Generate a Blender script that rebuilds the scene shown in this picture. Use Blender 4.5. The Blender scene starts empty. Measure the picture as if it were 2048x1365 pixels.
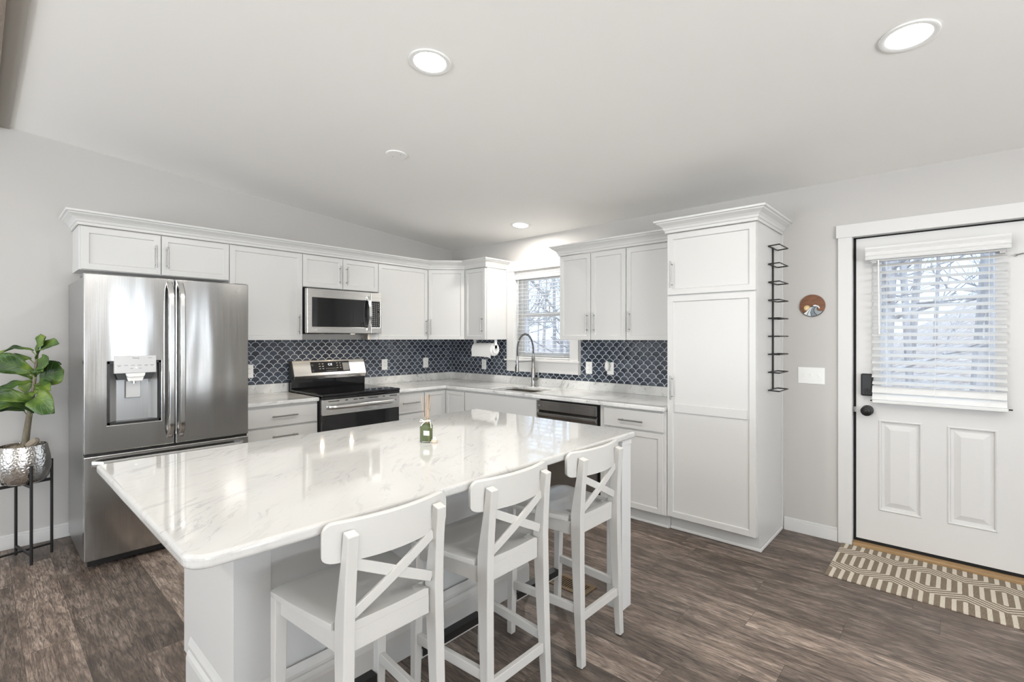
import bpy, bmesh, math, random
from mathutils import Vector, Matrix

SC = bpy.context.scene
COL = SC.collection
PI = math.pi
random.seed(7)

# ------------------------------------------------------------------ camera
CAM = bpy.data.cameras.new('camera')
cam = bpy.data.objects.new('camera', CAM)
COL.objects.link(cam)
cam.location = (4.6376, -3.9842, 1.3979)
cam.rotation_euler = (PI / 2, 0, math.radians(42.34))
CAM.sensor_width = 36
CAM.lens = 978.38 / 2048 * 36
CAM.shift_x = 0.0
CAM.shift_y = -6.6 / 2048
CAM.clip_start = 0.02
SC.camera = cam

# ------------------------------------------------------------------ world and colour
W = bpy.data.worlds.new('sky')
SC.world = W
W.use_nodes = True
bg = W.node_tree.nodes['Background']
bg.inputs[0].default_value = (0.60, 0.78, 1.0, 1)
bg.inputs[1].default_value = 2.0
vs = SC.view_settings
vs.view_transform = 'Standard'
vs.look = 'None'
vs.gamma = 1
vs.use_curve_mapping = False
vs.exposure = 0.22


def area(name, loc, rot, sx, sy, power, col=(1, 1, 1), shape='RECTANGLE', parent=None, spread=180):
    L = bpy.data.lights.new(name, 'AREA')
    L.shape = shape
    L.size = sx
    L.size_y = sy
    L.energy = power
    L.color = col
    L.spread = math.radians(spread)
    o = bpy.data.objects.new(name, L)
    COL.objects.link(o)
    o.location = loc
    o.rotation_euler = rot
    if parent:
        o.parent = parent
    return o


# living-room door and narrow window daylight, plus two added unseen fill lamps
DAY = (0.97, 0.975, 0.965)
UP = math.radians(72)
area('fill_front_wide', (8.4, -4.5, 1.35), (0, PI / 2 + UP, 0), 2.0, 2.6, 385, DAY)  # added fill aimed upward so the ceiling bounces it into the kitchen
area('daylight_front_door', (8.4, -2.12, 1.1), (0, PI / 2, 0), 2.0, 0.5, 9, DAY)
area('daylight_front_narrow', (8.4, -1.0, 1.25), (0, PI / 2, 0), 1.6, 0.16, 3, DAY)
area('fill_rear', (1.9, -8.2, 1.3), (PI / 2 + math.radians(62), 0, 0), 3.0, 1.9, 150, DAY)  # added unseen lamp, fills the island end and the left wall
SUN = bpy.data.lights.new('sun', 'SUN')
SUN.energy = 1.6
SUN.angle = 0.2
SUN.color = (1, 0.95, 0.88)
sun = bpy.data.objects.new('sun', SUN)
COL.objects.link(sun)
sun.rotation_euler = (math.radians(48), 0, math.radians(20))


# ------------------------------------------------------------------ node helpers
class NT:
    def __init__(s, name):
        s.m = bpy.data.materials.new(name)
        s.m.use_nodes = True
        s.t = s.m.node_tree
        s.b = s.t.nodes['Principled BSDF']
        s.out = s.t.nodes['Material Output']

    def n(s, kind, **kw):
        nd = s.t.nodes.new('ShaderNode' + kind)
        for k, v in kw.items():
            setattr(nd, k, v)
        return nd

    def set(s, sock, v):
        if isinstance(v, bpy.types.NodeSocket):
            s.t.links.new(v, sock)
        elif v is not None:
            if hasattr(sock.default_value, '__len__') and not hasattr(v, '__len__'):
                v = [v] * len(sock.default_value)
            if hasattr(v, '__len__') and len(sock.default_value) == 4 and len(v) == 3:
                v = tuple(v) + (1,)
            sock.default_value = v

    def math(s, op, a, b=None, c=None, clamp=False):
        nd = s.n('Math', operation=op, use_clamp=clamp)
        s.set(nd.inputs[0], a)
        if b is not None:
            s.set(nd.inputs[1], b)
        if c is not None:
            s.set(nd.inputs[2], c)
        return nd.outputs[0]

    def pos(s):
        return s.n('NewGeometry').outputs['Position']

    def sep(s, v):
        nd = s.n('SeparateXYZ')
        s.set(nd.inputs[0], v)
        return nd.outputs

    def comb(s, x=0, y=0, z=0):
        nd = s.n('CombineXYZ')
        for i, v in enumerate((x, y, z)):
            s.set(nd.inputs[i], v)
        return nd.outputs[0]

    def dot(s, v, d):
        nd = s.n('VectorMath', operation='DOT_PRODUCT')
        s.set(nd.inputs[0], v)
        nd.inputs[1].default_value = d
        return nd.outputs['Value']

    def noise(s, vec, scale=5, detail=2, rough=.5, dist=0):
        nd = s.n('TexNoise')
        s.set(nd.inputs['Vector'], vec)
        nd.inputs['Scale'].default_value = scale
        nd.inputs['Detail'].default_value = detail
        nd.inputs['Roughness'].default_value = rough
        nd.inputs['Distortion'].default_value = dist
        return nd.outputs[0]

    def white(s, vec):
        nd = s.n('TexWhiteNoise', noise_dimensions='3D')
        s.set(nd.inputs['Vector'], vec)
        return nd.outputs['Value']

    def ramp(s, fac, stops, interp='LINEAR'):
        nd = s.n('ValToRGB')
        s.set(nd.inputs[0], fac)
        cr = nd.color_ramp
        cr.interpolation = interp
        while len(cr.elements) < len(stops):
            cr.elements.new(0.5)
        for e, (p, c) in zip(cr.elements, stops):
            e.position = p
            if not hasattr(c, '__len__'):
                c = (c, c, c)
            e.color = tuple(c) + (1,) if len(c) == 3 else c
        return nd.outputs[0]

    def mix(s, fac, a, b, blend='MIX'):
        nd = s.n('Mix', data_type='RGBA', blend_type=blend)
        s.set(nd.inputs[0], fac)
        s.set(nd.inputs[6], a)
        s.set(nd.inputs[7], b)
        return nd.outputs[2]

    def bump(s, h, strength=.2, dist=.01, normal=None):
        nd = s.n('Bump')
        nd.inputs['Strength'].default_value = strength
        nd.inputs['Distance'].default_value = dist
        s.set(nd.inputs['Height'], h)
        if normal is not None:
            s.set(nd.inputs['Normal'], normal)
        return nd.outputs[0]

    def bs(s, **kw):
        for k, v in kw.items():
            s.set(s.b.inputs[k.replace('_', ' ')], v)
        return s.m


def simple(name, col, rough=.5, metal=0, **kw):
    t = NT(name)
    return t.bs(Base_Color=col, Roughness=rough, Metallic=metal, **kw)


def painted(name, col, rough, amount=.015, bscale=220, bstr=.02):
    """paint with a faint uneven tone and roller texture"""
    t = NT(name)
    p = t.pos()
    n = t.noise(p, 2.2, 2)
    c2 = tuple(max(0, c - amount) for c in col)
    c = t.mix(n, col, c2)
    nb = t.noise(p, bscale, 2)
    return t.bs(Base_Color=c, Roughness=rough, Normal=t.bump(nb, bstr, .001))


def emit(name, col, strength):
    t = NT(name)
    return t.bs(Base_Color=(0, 0, 0), Emission_Color=col, Emission_Strength=strength)


def glass_mat(name, tint, refl=.06):
    t = NT(name)
    tr = t.n('BsdfTransparent')
    tr.inputs[0].default_value = tuple(tint) + (1,)
    gl = t.n('BsdfGlossy')
    gl.inputs['Roughness'].default_value = .02
    mx = t.n('MixShader')
    mx.inputs[0].default_value = refl
    t.t.links.new(tr.outputs[0], mx.inputs[1])
    t.t.links.new(gl.outputs[0], mx.inputs[2])
    t.t.links.new(mx.outputs[0], t.out.inputs['Surface'])
    return t.m


def steel(name, col=(.56, .56, .56), rough=.24, wob=.35, axis='z', brush=.05):
    t = NT(name)
    p = t.pos()
    x, y, z = t.sep(p)
    if axis == 'z':      # vertical brushing
        v = t.comb(t.math('MULTIPLY', x, 240), t.math('MULTIPLY', y, 240), t.math('MULTIPLY', z, 3))
    else:
        v = t.comb(t.math('MULTIPLY', x, 3), t.math('MULTIPLY', y, 3), t.math('MULTIPLY', z, 260))
    nb = t.noise(v, 1, 2)
    r = t.math('MULTIPLY_ADD', nb, .10, rough - .05)
    w = t.noise(t.comb(t.math('MULTIPLY', x, 6), t.math('MULTIPLY', y, 6), t.math('MULTIPLY', z, .9)), 1.0, 1)
    n1 = t.bump(w, wob, .012)
    tg = t.n('Tangent', direction_type='RADIAL', axis='Z')
    t.set(t.b.inputs['Tangent'], tg.outputs[0])
    t.set(t.b.inputs['Anisotropic'], .75 if axis == 'z' else .4)
    t.set(t.b.inputs['Anisotropic Rotation'], .25)
    n2 = t.bump(nb, brush, .001, n1)
    c = t.mix(nb, tuple(k * .94 for k in col), tuple(min(1, k * 1.06) for k in col))
    return t.bs(Base_Color=c, Metallic=1, Roughness=r, Normal=n2)


def marble(name, d, base=(.57, .566, .55), seed=0.0, rough=.05, vein=1.0):
    """white marble with soft grey streaks running along direction d"""
    d = Vector(d).normalized()
    up = Vector((0, 0, 1)) if abs(d.z) < .6 else Vector((1, 0.3, 0)).normalized()
    e = d.cross(up).normalized()
    f = d.cross(e).normalized()
    t = NT(name)
    p = t.pos()
    warp = t.noise(p, 1.7, 3)
    a = t.math('ADD', t.dot(p, d), seed)
    b = t.math('MULTIPLY_ADD', warp, .34, t.dot(p, e))
    c = t.dot(p, f)
    v1 = t.comb(t.math('MULTIPLY', a, 5.0), t.math('MULTIPLY', b, 24), t.math('MULTIPLY', c, 24))
    n1 = t.noise(v1, 1, 7, .70, .45)
    v2 = t.comb(t.math('MULTIPLY', a, .9), t.math('MULTIPLY', b, 3.4), t.math('MULTIPLY', c, 3.4))
    n2 = t.noise(v2, 1, 4, .55, .2)
    streak = t.ramp(n1, [(.0, 1), (.38, .7), (.44, 0), (.58, 0), (.67, 1)])
    band = t.ramp(n2, [(.40, 0), (.66, 1)])
    k = t.math('MULTIPLY', streak, t.math('MULTIPLY_ADD', band, .85, .16))
    col = t.mix(t.math('MULTIPLY', k, 1.1 * vein, clamp=True), base, (.29, .29, .285))
    col = t.mix(t.math('MULTIPLY', band, .60 * vein, clamp=True), col, (.50, .50, .49))
    return t.bs(Base_Color=col, Roughness=rough, Specular_IOR_Level=.5, Coat_Weight=.25, Coat_Roughness=.03)


def scallop(name, axis):
    """dark blue fan-shaped tiles with pale grout"""
    R, G = .0385, .0026
    t = NT(name)
    x, y, z = t.sep(t.pos())
    h = t.math('ADD', y if axis == 'y' else x, 10)
    z = t.math('ADD', z, -1.0113 + R * 20)
    row = t.math('FLOOR', t.math('DIVIDE', z, R))

    def near(rw):
        off = t.math('MULTIPLY', t.math('MODULO', rw, 2), R)
        q = t.math('DIVIDE', t.math('SUBTRACT', h, off), 2 * R)
        i = t.math('ROUND', q)
        dx = t.math('MULTIPLY', t.math('SUBTRACT', q, i), 2 * R)
        dz = t.math('SUBTRACT', z, t.math('MULTIPLY', rw, R))
        dd = t.math('SQRT', t.math('ADD', t.math('MULTIPLY', dx, dx), t.math('MULTIPLY', dz, dz)))
        return dd, i

    d0, i0 = near(row)
    row1 = t.math('ADD', row, 1)
    d1, i1 = near(row1)
    inside = t.math('LESS_THAN', d0, R)
    e0 = t.math('ABSOLUTE', t.math('SUBTRACT', d0, R))
    grout = t.math('SUBTRACT', 1, t.math('DIVIDE', t.math('SUBTRACT', e0, G * .55), G * .5, clamp=True), clamp=True)
    rr = t.math('ADD', t.math('MULTIPLY', inside, row), t.math('MULTIPLY', t.math('SUBTRACT', 1, inside), row1))
    ii = t.math('ADD', t.math('MULTIPLY', inside, i0), t.math('MULTIPLY', t.math('SUBTRACT', 1, inside), i1))
    rnd = t.white(t.comb(ii, rr, 3.3))
    tile = t.ramp(rnd, [(0, (.018, .024, .038)), (.35, (.030, .041, .064)), (.75, (.050, .064, .092)), (1, (.095, .112, .14))])
    cl = t.noise(t.pos(), 60, 3)
    tile = t.mix(t.math('MULTIPLY', cl, .28), tile, (.10, .11, .125))
    col = t.mix(grout, tile, (.60, .63, .66))
    dome = t.math('ADD', t.math('MULTIPLY', inside, t.math('SUBTRACT', 1, t.math('POWER', t.math('DIVIDE', d0, R), 2))),
                  t.math('MULTIPLY', t.math('SUBTRACT', 1, inside), t.math('SUBTRACT', 1, t.math('POWER', t.math('DIVIDE', d1, R * 1.2), 2))))
    edge = t.math('DIVIDE', e0, R * .16, clamp=True)
    hgt = t.math('ADD', t.math('MULTIPLY', edge, .35), t.math('MULTIPLY', dome, .45))
    hgt = t.math('MULTIPLY_ADD', t.noise(t.pos(), 45, 1), .25, hgt)
    return t.bs(Base_Color=col, Roughness=t.math('MULTIPLY_ADD', grout, .5, .10), Normal=t.bump(hgt, .35, .006))


def planks(name):
    PW, PL = .182, 1.22
    t = NT(name)
    x, y, z = t.sep(t.pos())
    y = t.math('ADD', y, 20.04)
    x = t.math('ADD', x, 10)
    row = t.math('FLOOR', t.math('DIVIDE', y, PW))
    off = t.math('MULTIPLY', t.white(t.comb(row, 7.7, 1)), PL)
    xx = t.math('DIVIDE', t.math('ADD', x, off), PL)
    idx = t.math('FLOOR', xx)
    fy = t.math('FRACT', t.math('DIVIDE', y, PW))
    fx = t.math('FRACT', xx)
    rnd = t.white(t.comb(row, idx, 5))
    rnd2 = t.white(t.comb(row, idx, 9))
    sx = t.math('MULTIPLY_ADD', rnd, 37, x)
    sy = t.math('MULTIPLY_ADD', rnd2, 23, y)
    big = t.noise(t.comb(t.math('MULTIPLY', sx, 1.3), t.math('MULTIPLY', sy, 8), 0), 1, 6, .66, 1.8)
    grain = t.noise(t.comb(t.math('MULTIPLY', sx, 9), t.math('MULTIPLY', sy, 105), 0), 1, 6, .7, 1.0)
    fine = t.noise(t.comb(t.math('MULTIPLY', sx, 26), t.math('MULTIPLY', sy, 300), 0), 1, 3, .6)
    # cathedral rings of the printed wood
    ring = t.n('TexWave', wave_type='RINGS', rings_direction='Y')
    t.set(ring.inputs['Vector'], t.comb(t.math('MULTIPLY', sx, .8), t.math('MULTIPLY', sy, 6), 0))
    ring.inputs['Scale'].default_value = 2.2
    ring.inputs['Distortion'].default_value = 9
    ring.inputs['Detail'].default_value = 3
    ring.inputs['Detail Scale'].default_value = 1.2
    base = t.ramp(big, [(.27, (.072, .052, .040)), (.43, (.142, .107, .084)), (.55, (.235, .183, .149)), (.72, (.42, .345, .29))])
    c = t.mix(t.ramp(grain, [(.36, 1), (.56, 0)]), base, (.055, .042, .036))
    nd = t.n('Mix', data_type='RGBA', blend_type='OVERLAY')
    nd.inputs[0].default_value = .5
    t.set(nd.inputs[6], c)
    t.set(nd.inputs[7], t.ramp(fine, [(.3, .25), (.7, .78)]))
    c = nd.outputs[2]
    c = t.mix(t.math('MULTIPLY', t.ramp(ring.outputs['Fac'], [(.0, 1), (.3, 0)]), .38), c, (.06, .047, .04))
    tone = t.ramp(rnd, [(0, .62), (.5, .95), (1, 1.42)])
    mul = t.n('VectorMath', operation='MULTIPLY')
    t.set(mul.inputs[0], c)
    t.set(mul.inputs[1], tone)
    c = mul.outputs[0]
    g1 = t.math('LESS_THAN', t.math('MINIMUM', fy, t.math('SUBTRACT', 1, fy)), .006)
    g2 = t.math('LESS_THAN', t.math('MINIMUM', fx, t.math('SUBTRACT', 1, fx)), .0009)
    seam = t.math('MAXIMUM', g1, g2)
    c = t.mix(t.math('MULTIPLY', seam, .6), c, (.03, .024, .02))
    r = t.math('MULTIPLY_ADD', grain, .2, .36)
    return t.bs(Base_Color=c, Roughness=r, Normal=t.bump(t.math('SUBTRACT', grain, t.math('MULTIPLY', seam, .5)), .12, .003))


def rug_mat(name):
    WH, S, M, CX, CY = .312, .086, .64, 4.2, -.300
    DY = 2 * S + M * WH / 2
    P = WH / 7
    t = NT(name)
    x, y, z = t.sep(t.pos())

    def tile(ox, oy):
        qx = t.math('DIVIDE', t.math('SUBTRACT', x, CX + ox - 10 * WH), WH)
        qy = t.math('DIVIDE', t.math('SUBTRACT', y, CY + oy - 10 * 2 * DY), 2 * DY)
        dx = t.math('ABSOLUTE', t.math('MULTIPLY', t.math('SUBTRACT', qx, t.math('ROUND', qx)), WH))
        dy = t.math('ABSOLUTE', t.math('MULTIPLY', t.math('SUBTRACT', qy, t.math('ROUND', qy)), 2 * DY))
        return t.math('ADD', dx, t.math('DIVIDE', t.math('MAXIMUM', t.math('SUBTRACT', dy, S), 0), M))

    d = t.math('MINIMUM', tile(0, 0), tile(WH / 2, DY))
    wob = t.math('MULTIPLY', t.math('SUBTRACT', t.noise(t.pos(), 260, 1), .5), .004)
    q = t.math('DIVIDE', t.math('ADD', d, wob), P)
    f = t.math('ABSOLUTE', t.math('SUBTRACT', q, t.math('ROUND', q)))
    cream = t.math('LESS_THAN', f, .215)
    weave = t.noise(t.pos(), 330, 2)
    tan = t.ramp(weave, [(.3, (.10, .075, .05)), (.5, (.20, .155, .11)), (.7, (.36, .295, .22))])
    crm = t.ramp(weave, [(.3, (.52, .46, .37)), (.7, (.72, .66, .56))])
    col = t.mix(cream, tan, crm)
    hgt = t.math('ADD', t.math('MULTIPLY', cream, .5), weave)
    return t.bs(Base_Color=col, Roughness=.95, Normal=t.bump(hgt, .5, .004))


def wood_mat(name, c1, c2, sc=(8, 60, 8)):
    t = NT(name)
    x, y, z = t.sep(t.pos())
    n = t.noise(t.comb(t.math('MULTIPLY', x, sc[0]), t.math('MULTIPLY', y, sc[1]), t.math('MULTIPLY', z, sc[2])), 1, 4, .6, .6)
    return t.bs(Base_Color=t.ramp(n, [(.3, c1), (.7, c2)]), Roughness=.5)


def leaf_mat(name):
    t = NT(name)
    uv = t.n('UVMap')
    uv.uv_map = 'leaf'
    u, v, _ = t.sep(uv.outputs[0])
    au = t.math('ABSOLUTE', u)
    p = t.pos()
    n = t.noise(p, 7, 3)
    mid = t.math('SUBTRACT', 1, t.math('DIVIDE', au, .05), clamp=True)
    q = t.math('FRACT', t.math('SUBTRACT', t.math('MULTIPLY', v, 7), t.math('MULTIPLY', au, 2.2)))
    side = t.math('SUBTRACT', 1, t.math('DIVIDE', t.math('ABSOLUTE', t.math('SUBTRACT', q, .5)), .10), clamp=True)
    vein = t.math('MAXIMUM', mid, t.math('MULTIPLY', side, .6))
    c = t.ramp(n, [(.32, (.014, .045, .010)), (.47, (.045, .105, .014)), (.58, (.11, .185, .02)), (.70, (.25, .32, .035))])
    c = t.mix(t.math('MULTIPLY', vein, .45), c, (.25, .33, .09))
    hgt = t.math('SUBTRACT', t.noise(p, 50, 2), t.math('MULTIPLY', vein, .8))
    return t.bs(Base_Color=c, Roughness=.40, Normal=t.bump(hgt, .5, .004))


def hammered(name):
    t = NT(name)
    v = t.n('TexVoronoi', feature='SMOOTH_F1')
    tc = t.n('TexCoord')
    t.set(v.inputs['Vector'], tc.outputs['Object'])
    v.inputs['Scale'].default_value = 95
    return t.bs(Base_Color=(.62, .60, .57), Metallic=1, Roughness=.2, Normal=t.bump(v.outputs['Distance'], .45, .006))


def litter(name):
    t = NT(name)
    p = t.pos()
    n = t.noise(p, 5, 5, .7)
    m = t.noise(p, .6, 2)
    c = t.ramp(n, [(.3, (.28, .21, .18)), (.5, (.50, .42, .37)), (.62, (.66, .60, .57)), (.75, (.82, .80, .80))])
    return t.bs(Base_Color=c, Roughness=1)


M = {}
M['wall'] = painted('wall_paint', (.55, .535, .515), .75)
M['ceiling'] = painted('ceiling_paint', (.90, .887, .86), .9)
M['trim'] = painted('trim_paint', (.70, .693, .68), .4, .01)
M['cab'] = painted('cabinet_paint', (.65, .645, .63), .33, .008, 90, .012)
M['toe'] = painted('toe_kick_paint', (.74, .74, .74), .5)
M['stool'] = painted('stool_paint', (.58, .572, .55), .22, .01, 120, .02)
M['isl'] = painted('island_paint', (.64, .645, .64), .42)
M['floor'] = planks('vinyl_planks')
M['marble_isl'] = marble('island_marble', (-.62, .78, .05), seed=1.7)
M['marble_ctr'] = marble('counter_marble', (.25, .95, .1), base=(.82, .82, .805), seed=4.2)
M['marble_up'] = marble('upstand_marble', (.55, .55, .63), base=(.76, .76, .74), seed=2.2, vein=2.2)
M['tile_l'] = scallop('fan_tile_left', 'y')
M['tile_r'] = scallop('fan_tile_right', 'x')
M['steel'] = steel('brushed_steel', (.50, .495, .485), .15, .30, brush=.02)
M['steel_side'] = steel('steel_side', (.42, .425, .43), .3, .1)
M['steel_h'] = steel('steel_plain', (.66, .65, .63), .26, .08, 'x')
M['handle'] = simple('satin_nickel', (.36, .355, .345), .30, 1)
M['chrome'] = simple('bright_steel', (.78, .78, .77), .18, 1)
M['dw'] = steel('dark_steel', (.33, .325, .315), .22, .2, 'x')
M['black'] = simple('black_plastic', (.012, .012, .012), .35)
M['blackglass'] = simple('black_glass', (.010, .010, .011), .05)
M['ovenglass'] = simple('oven_glass', (.014, .014, .015), .07)
M['blackmetal'] = simple('black_metal', (.012, .011, .011), .42)
M['grey'] = simple('grey_plastic', (.16, .16, .165), .4)
M['niche'] = simple('niche_plastic', (.36, .36, .355), .35, .3)
M['shaded_slope'] = simple('shaded_slope_tone', (.40, .375, .335), .8)  # darker tone stands in for the unlit ceiling slope
M['lgrey'] = simple('light_grey_plastic', (.55, .55, .545), .35, .3)
M['white'] = simple('white_plastic', (.84, .84, .82), .35)
M['slat'] = simple('blind_slat', (.74, .74, .73), .4)
M['paper'] = simple('paper_towel_paper', (.88, .87, .85), .95)
M['glass'] = glass_mat('window_glass', (.97, .98, .99))
M['lens'] = emit('lamp_lens', (1, .975, .94), 14)
M['led'] = emit('display_led', (.85, .92, 1), 2.2)
M['mark'] = simple('printed_mark', (.10, .10, .10), .6)
M['markw'] = simple('pale_print', (.55, .55, .53), .5)
M['rug'] = rug_mat('woven_rug')
M['sill'] = wood_mat('oak_sill', (.28, .17, .075), (.46, .30, .15), (4, 60, 60))
M['disc'] = wood_mat('walnut_disc', (.115, .042, .016), (.235, .092, .036), (16, 10, 55))
M['leaf'] = leaf_mat('fig_leaf')
M['bark'] = wood_mat('bark', (.10, .085, .055), (.22, .19, .13), (60, 60, 20))
M['hammer'] = hammered('hammered_metal')
M['moss'] = painted('dry_moss', (.36, .31, .25), .95, .12)
M['bottle'] = NT('green_glass').bs(Base_Color=(.86, .90, .82), Roughness=.03, Transmission_Weight=1.0, IOR=1.3)
M['liquid'] = simple('green_oil', (.17, .20, .075), .15)
M['label'] = simple('paper_label', (.80, .79, .73), .7)
M['reed'] = simple('reed', (.62, .43, .28), .8)
M['ribbon'] = simple('ribbon', (.82, .81, .74), .7)
M['cork'] = simple('pale_wood', (.60, .50, .40), .7)
M['tanreg'] = simple('brown_enamel', (.20, .135, .075), .4, .4)
M['dark'] = simple('dark_gap', (.006, .006, .006), .8)
M['wave1'] = simple('wave_white', (.80, .80, .79), .6)
M['wave2'] = simple('wave_slate', (.19, .23, .26), .6)
M['wave3'] = simple('wave_grey', (.30, .34, .35), .6)
M['wave4'] = simple('wave_pale', (.62, .67, .69), .6)
M['sunw'] = simple('sun_wood', (.66, .44, .20), .6)
M['sunw2'] = simple('sun_pale_wood', (.78, .62, .36), .6)
M['rubber'] = simple('rubber_foot', (.10, .10, .10), .7)
M['green'] = simple('green_plastic', (.01, .16, .06), .4)
M['trunk'] = wood_mat('winter_bark', (.30, .27, .26), (.62, .60, .60), (8, 8, 2))
M['litter'] = litter('leaf_litter')
M['beam'] = wood_mat('ceiling_beam_wood', (.20, .155, .12), (.33, .27, .22), (8, 60, 60))
M['sink'] = steel('sink_steel', (.40, .385, .36), .3, .05)
M['orn'] = simple('amber_ornament', (.55, .40, .20), .4)
M['clear'] = simple('clear_hook', (.70, .70, .68), .15)


# ------------------------------------------------------------------ mesh builder
class MB:
    def __init__(s):
        s.bm = bmesh.new()

    def box(s, x0, x1, y0, y1, z0, z1, rot=None):
        """axis-aligned box; rot = (matrix about its centre)"""
        c = Vector(((x0 + x1) / 2, (y0 + y1) / 2, (z0 + z1) / 2))
        m = Matrix.Translation(c)
        if rot is not None:
            m = m @ rot.to_4x4()
        m = m @ Matrix.Diagonal((abs(x1 - x0), abs(y1 - y0), abs(z1 - z0), 1))
        return bmesh.ops.create_cube(s.bm, size=1, matrix=m)['verts']

    def bar(s, a, b, w, h, up=(0, 0, 1)):
        """rectangular bar from a to b"""
        a, b = Vector(a), Vector(b)
        d = (b - a)
        L = d.length
        d.normalize()
        u = Vector(up)
        x = d.cross(u)
        if x.length < 1e-4:
            x = d.cross(Vector((1, 0, 0)))
        x.normalize()
        u = x.cross(d)
        R = Matrix((x, d, u)).transposed().to_4x4()
        m = Matrix.Translation((a + b) / 2) @ R @ Matrix.Diagonal((w, L, h, 1))
        return bmesh.ops.create_cube(s.bm, size=1, matrix=m)['verts']

    def tube(s, pts, r, n=10, cap=True):
        pts = [Vector(p) for p in pts]
        rs = r if hasattr(r, '__len__') else [r] * len(pts)
        rings = []
        nrm = None
        for i, p in enumerate(pts):
            if i == 0:
                t = pts[1] - p
            elif i == len(pts) - 1:
                t = p - pts[i - 1]
            else:
                t = (pts[i + 1] - pts[i - 1])
            t.normalize()
            if nrm is None:
                nrm = t.orthogonal().normalized()
            nrm = (nrm - t * nrm.dot(t))
            if nrm.length < 1e-6:
                nrm = t.orthogonal()
            nrm.normalize()
            b = t.cross(nrm)
            rings.append([s.bm.verts.new(p + (nrm * math.cos(a) + b * math.sin(a)) * rs[i])
                          for a in [2 * PI * k / n for k in range(n)]])
        for A, B in zip(rings, rings[1:]):
            for k in range(n):
                s.bm.faces.new((A[k], A[(k + 1) % n], B[(k + 1) % n], B[k]))
        if cap:
            s.bm.faces.new(rings[0][::-1])
            s.bm.faces.new(rings[-1])

    def loft(s, sections, closed=True):
        """list of equal-length loops of points"""
        rings = [[s.bm.verts.new(Vector(p)) for p in sec] for sec in sections]
        n = len(rings[0])
        for A, B in zip(rings, rings[1:]):
            for k in range(n):
                s.bm.faces.new((A[k], A[(k + 1) % n], B[(k + 1) % n], B[k]))
        if closed:
            s.bm.faces.new(rings[0][::-1])
            s.bm.faces.new(rings[-1])

    def lathe(s, prof, c=(0, 0, 0), n=24, axis='z', cap=True):
        """prof: list of (r, h)"""
        c = Vector(c)
        secs = []
        for r, h in prof:
            r = max(r, 1e-5)
            ring = []
            for k in range(n):
                a = 2 * PI * k / n
                if axis == 'z':
                    v = Vector((r * math.cos(a), r * math.sin(a), h))
                elif axis == 'y':
                    v = Vector((r * math.cos(a), h, r * math.sin(a)))
                else:
                    v = Vector((h, r * math.cos(a), r * math.sin(a)))
                ring.append(c + v)
            secs.append(ring)
        s.loft(secs, cap)

    def prism(s, poly, fn, w0, w1):
        """extrude a 2-D polygon; fn(u, v, w) -> xyz"""
        A = [s.bm.verts.new(fn(u, v, w0)) for u, v in poly]
        B = [s.bm.verts.new(fn(u, v, w1)) for u, v in poly]
        n = len(poly)
        s.bm.faces.new(A[::-1])
        s.bm.faces.new(B)
        for k in range(n):
            s.bm.faces.new((A[k], A[(k + 1) % n], B[(k + 1) % n], B[k]))

    def grid(s, us, vs, keep, w0, w1, fn):
        """slab with holes: grid cells kept where keep(i, j)"""
        cache = {}

        def V(i, j, k):
            if (i, j, k) not in cache:
                cache[(i, j, k)] = s.bm.verts.new(fn(us[i], vs[j], (w0, w1)[k]))
            return cache[(i, j, k)]
        nu, nv = len(us) - 1, len(vs) - 1

        def kp(i, j):
            return 0 <= i < nu and 0 <= j < nv and keep(i, j)
        for i in range(nu):
            for j in range(nv):
                if not kp(i, j):
                    continue
                s.bm.faces.new((V(i, j, 0), V(i, j + 1, 0), V(i + 1, j + 1, 0), V(i + 1, j, 0)))
                s.bm.faces.new((V(i, j, 1), V(i + 1, j, 1), V(i + 1, j + 1, 1), V(i, j + 1, 1)))
                if not kp(i - 1, j):
                    s.bm.faces.new((V(i, j, 0), V(i, j, 1), V(i, j + 1, 1), V(i, j + 1, 0)))
                if not kp(i + 1, j):
                    s.bm.faces.new((V(i + 1, j, 0), V(i + 1, j + 1, 0), V(i + 1, j + 1, 1), V(i + 1, j, 1)))
                if not kp(i, j - 1):
                    s.bm.faces.new((V(i, j, 0), V(i + 1, j, 0), V(i + 1, j, 1), V(i, j, 1)))
                if not kp(i, j + 1):
                    s.bm.faces.new((V(i, j + 1, 0), V(i, j + 1, 1), V(i + 1, j + 1, 1), V(i + 1, j + 1, 0)))

    def panel(s, x0, x1, z0, z1, yf, th=.02, frame=.055, depth=.009, bev=.004):
        """recessed-panel (shaker) front facing -y with its face at yf"""
        vs_ = s.box(x0, x1, yf, yf + th, z0, z1)
        fs = {f for v in vs_ for f in v.link_faces}
        f = [f for f in fs if f.normal.dot(Vector((0, -1, 0))) > .9] or [min(fs, key=lambda q: q.calc_center_median().y)]
        for q in fs:
            q.normal_update()
        f = min(fs, key=lambda q: q.calc_center_median().y)
        bmesh.ops.inset_region(s.bm, faces=[f], thickness=frame, depth=0)
        bmesh.ops.inset_region(s.bm, faces=[f], thickness=bev, depth=-depth)

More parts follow.
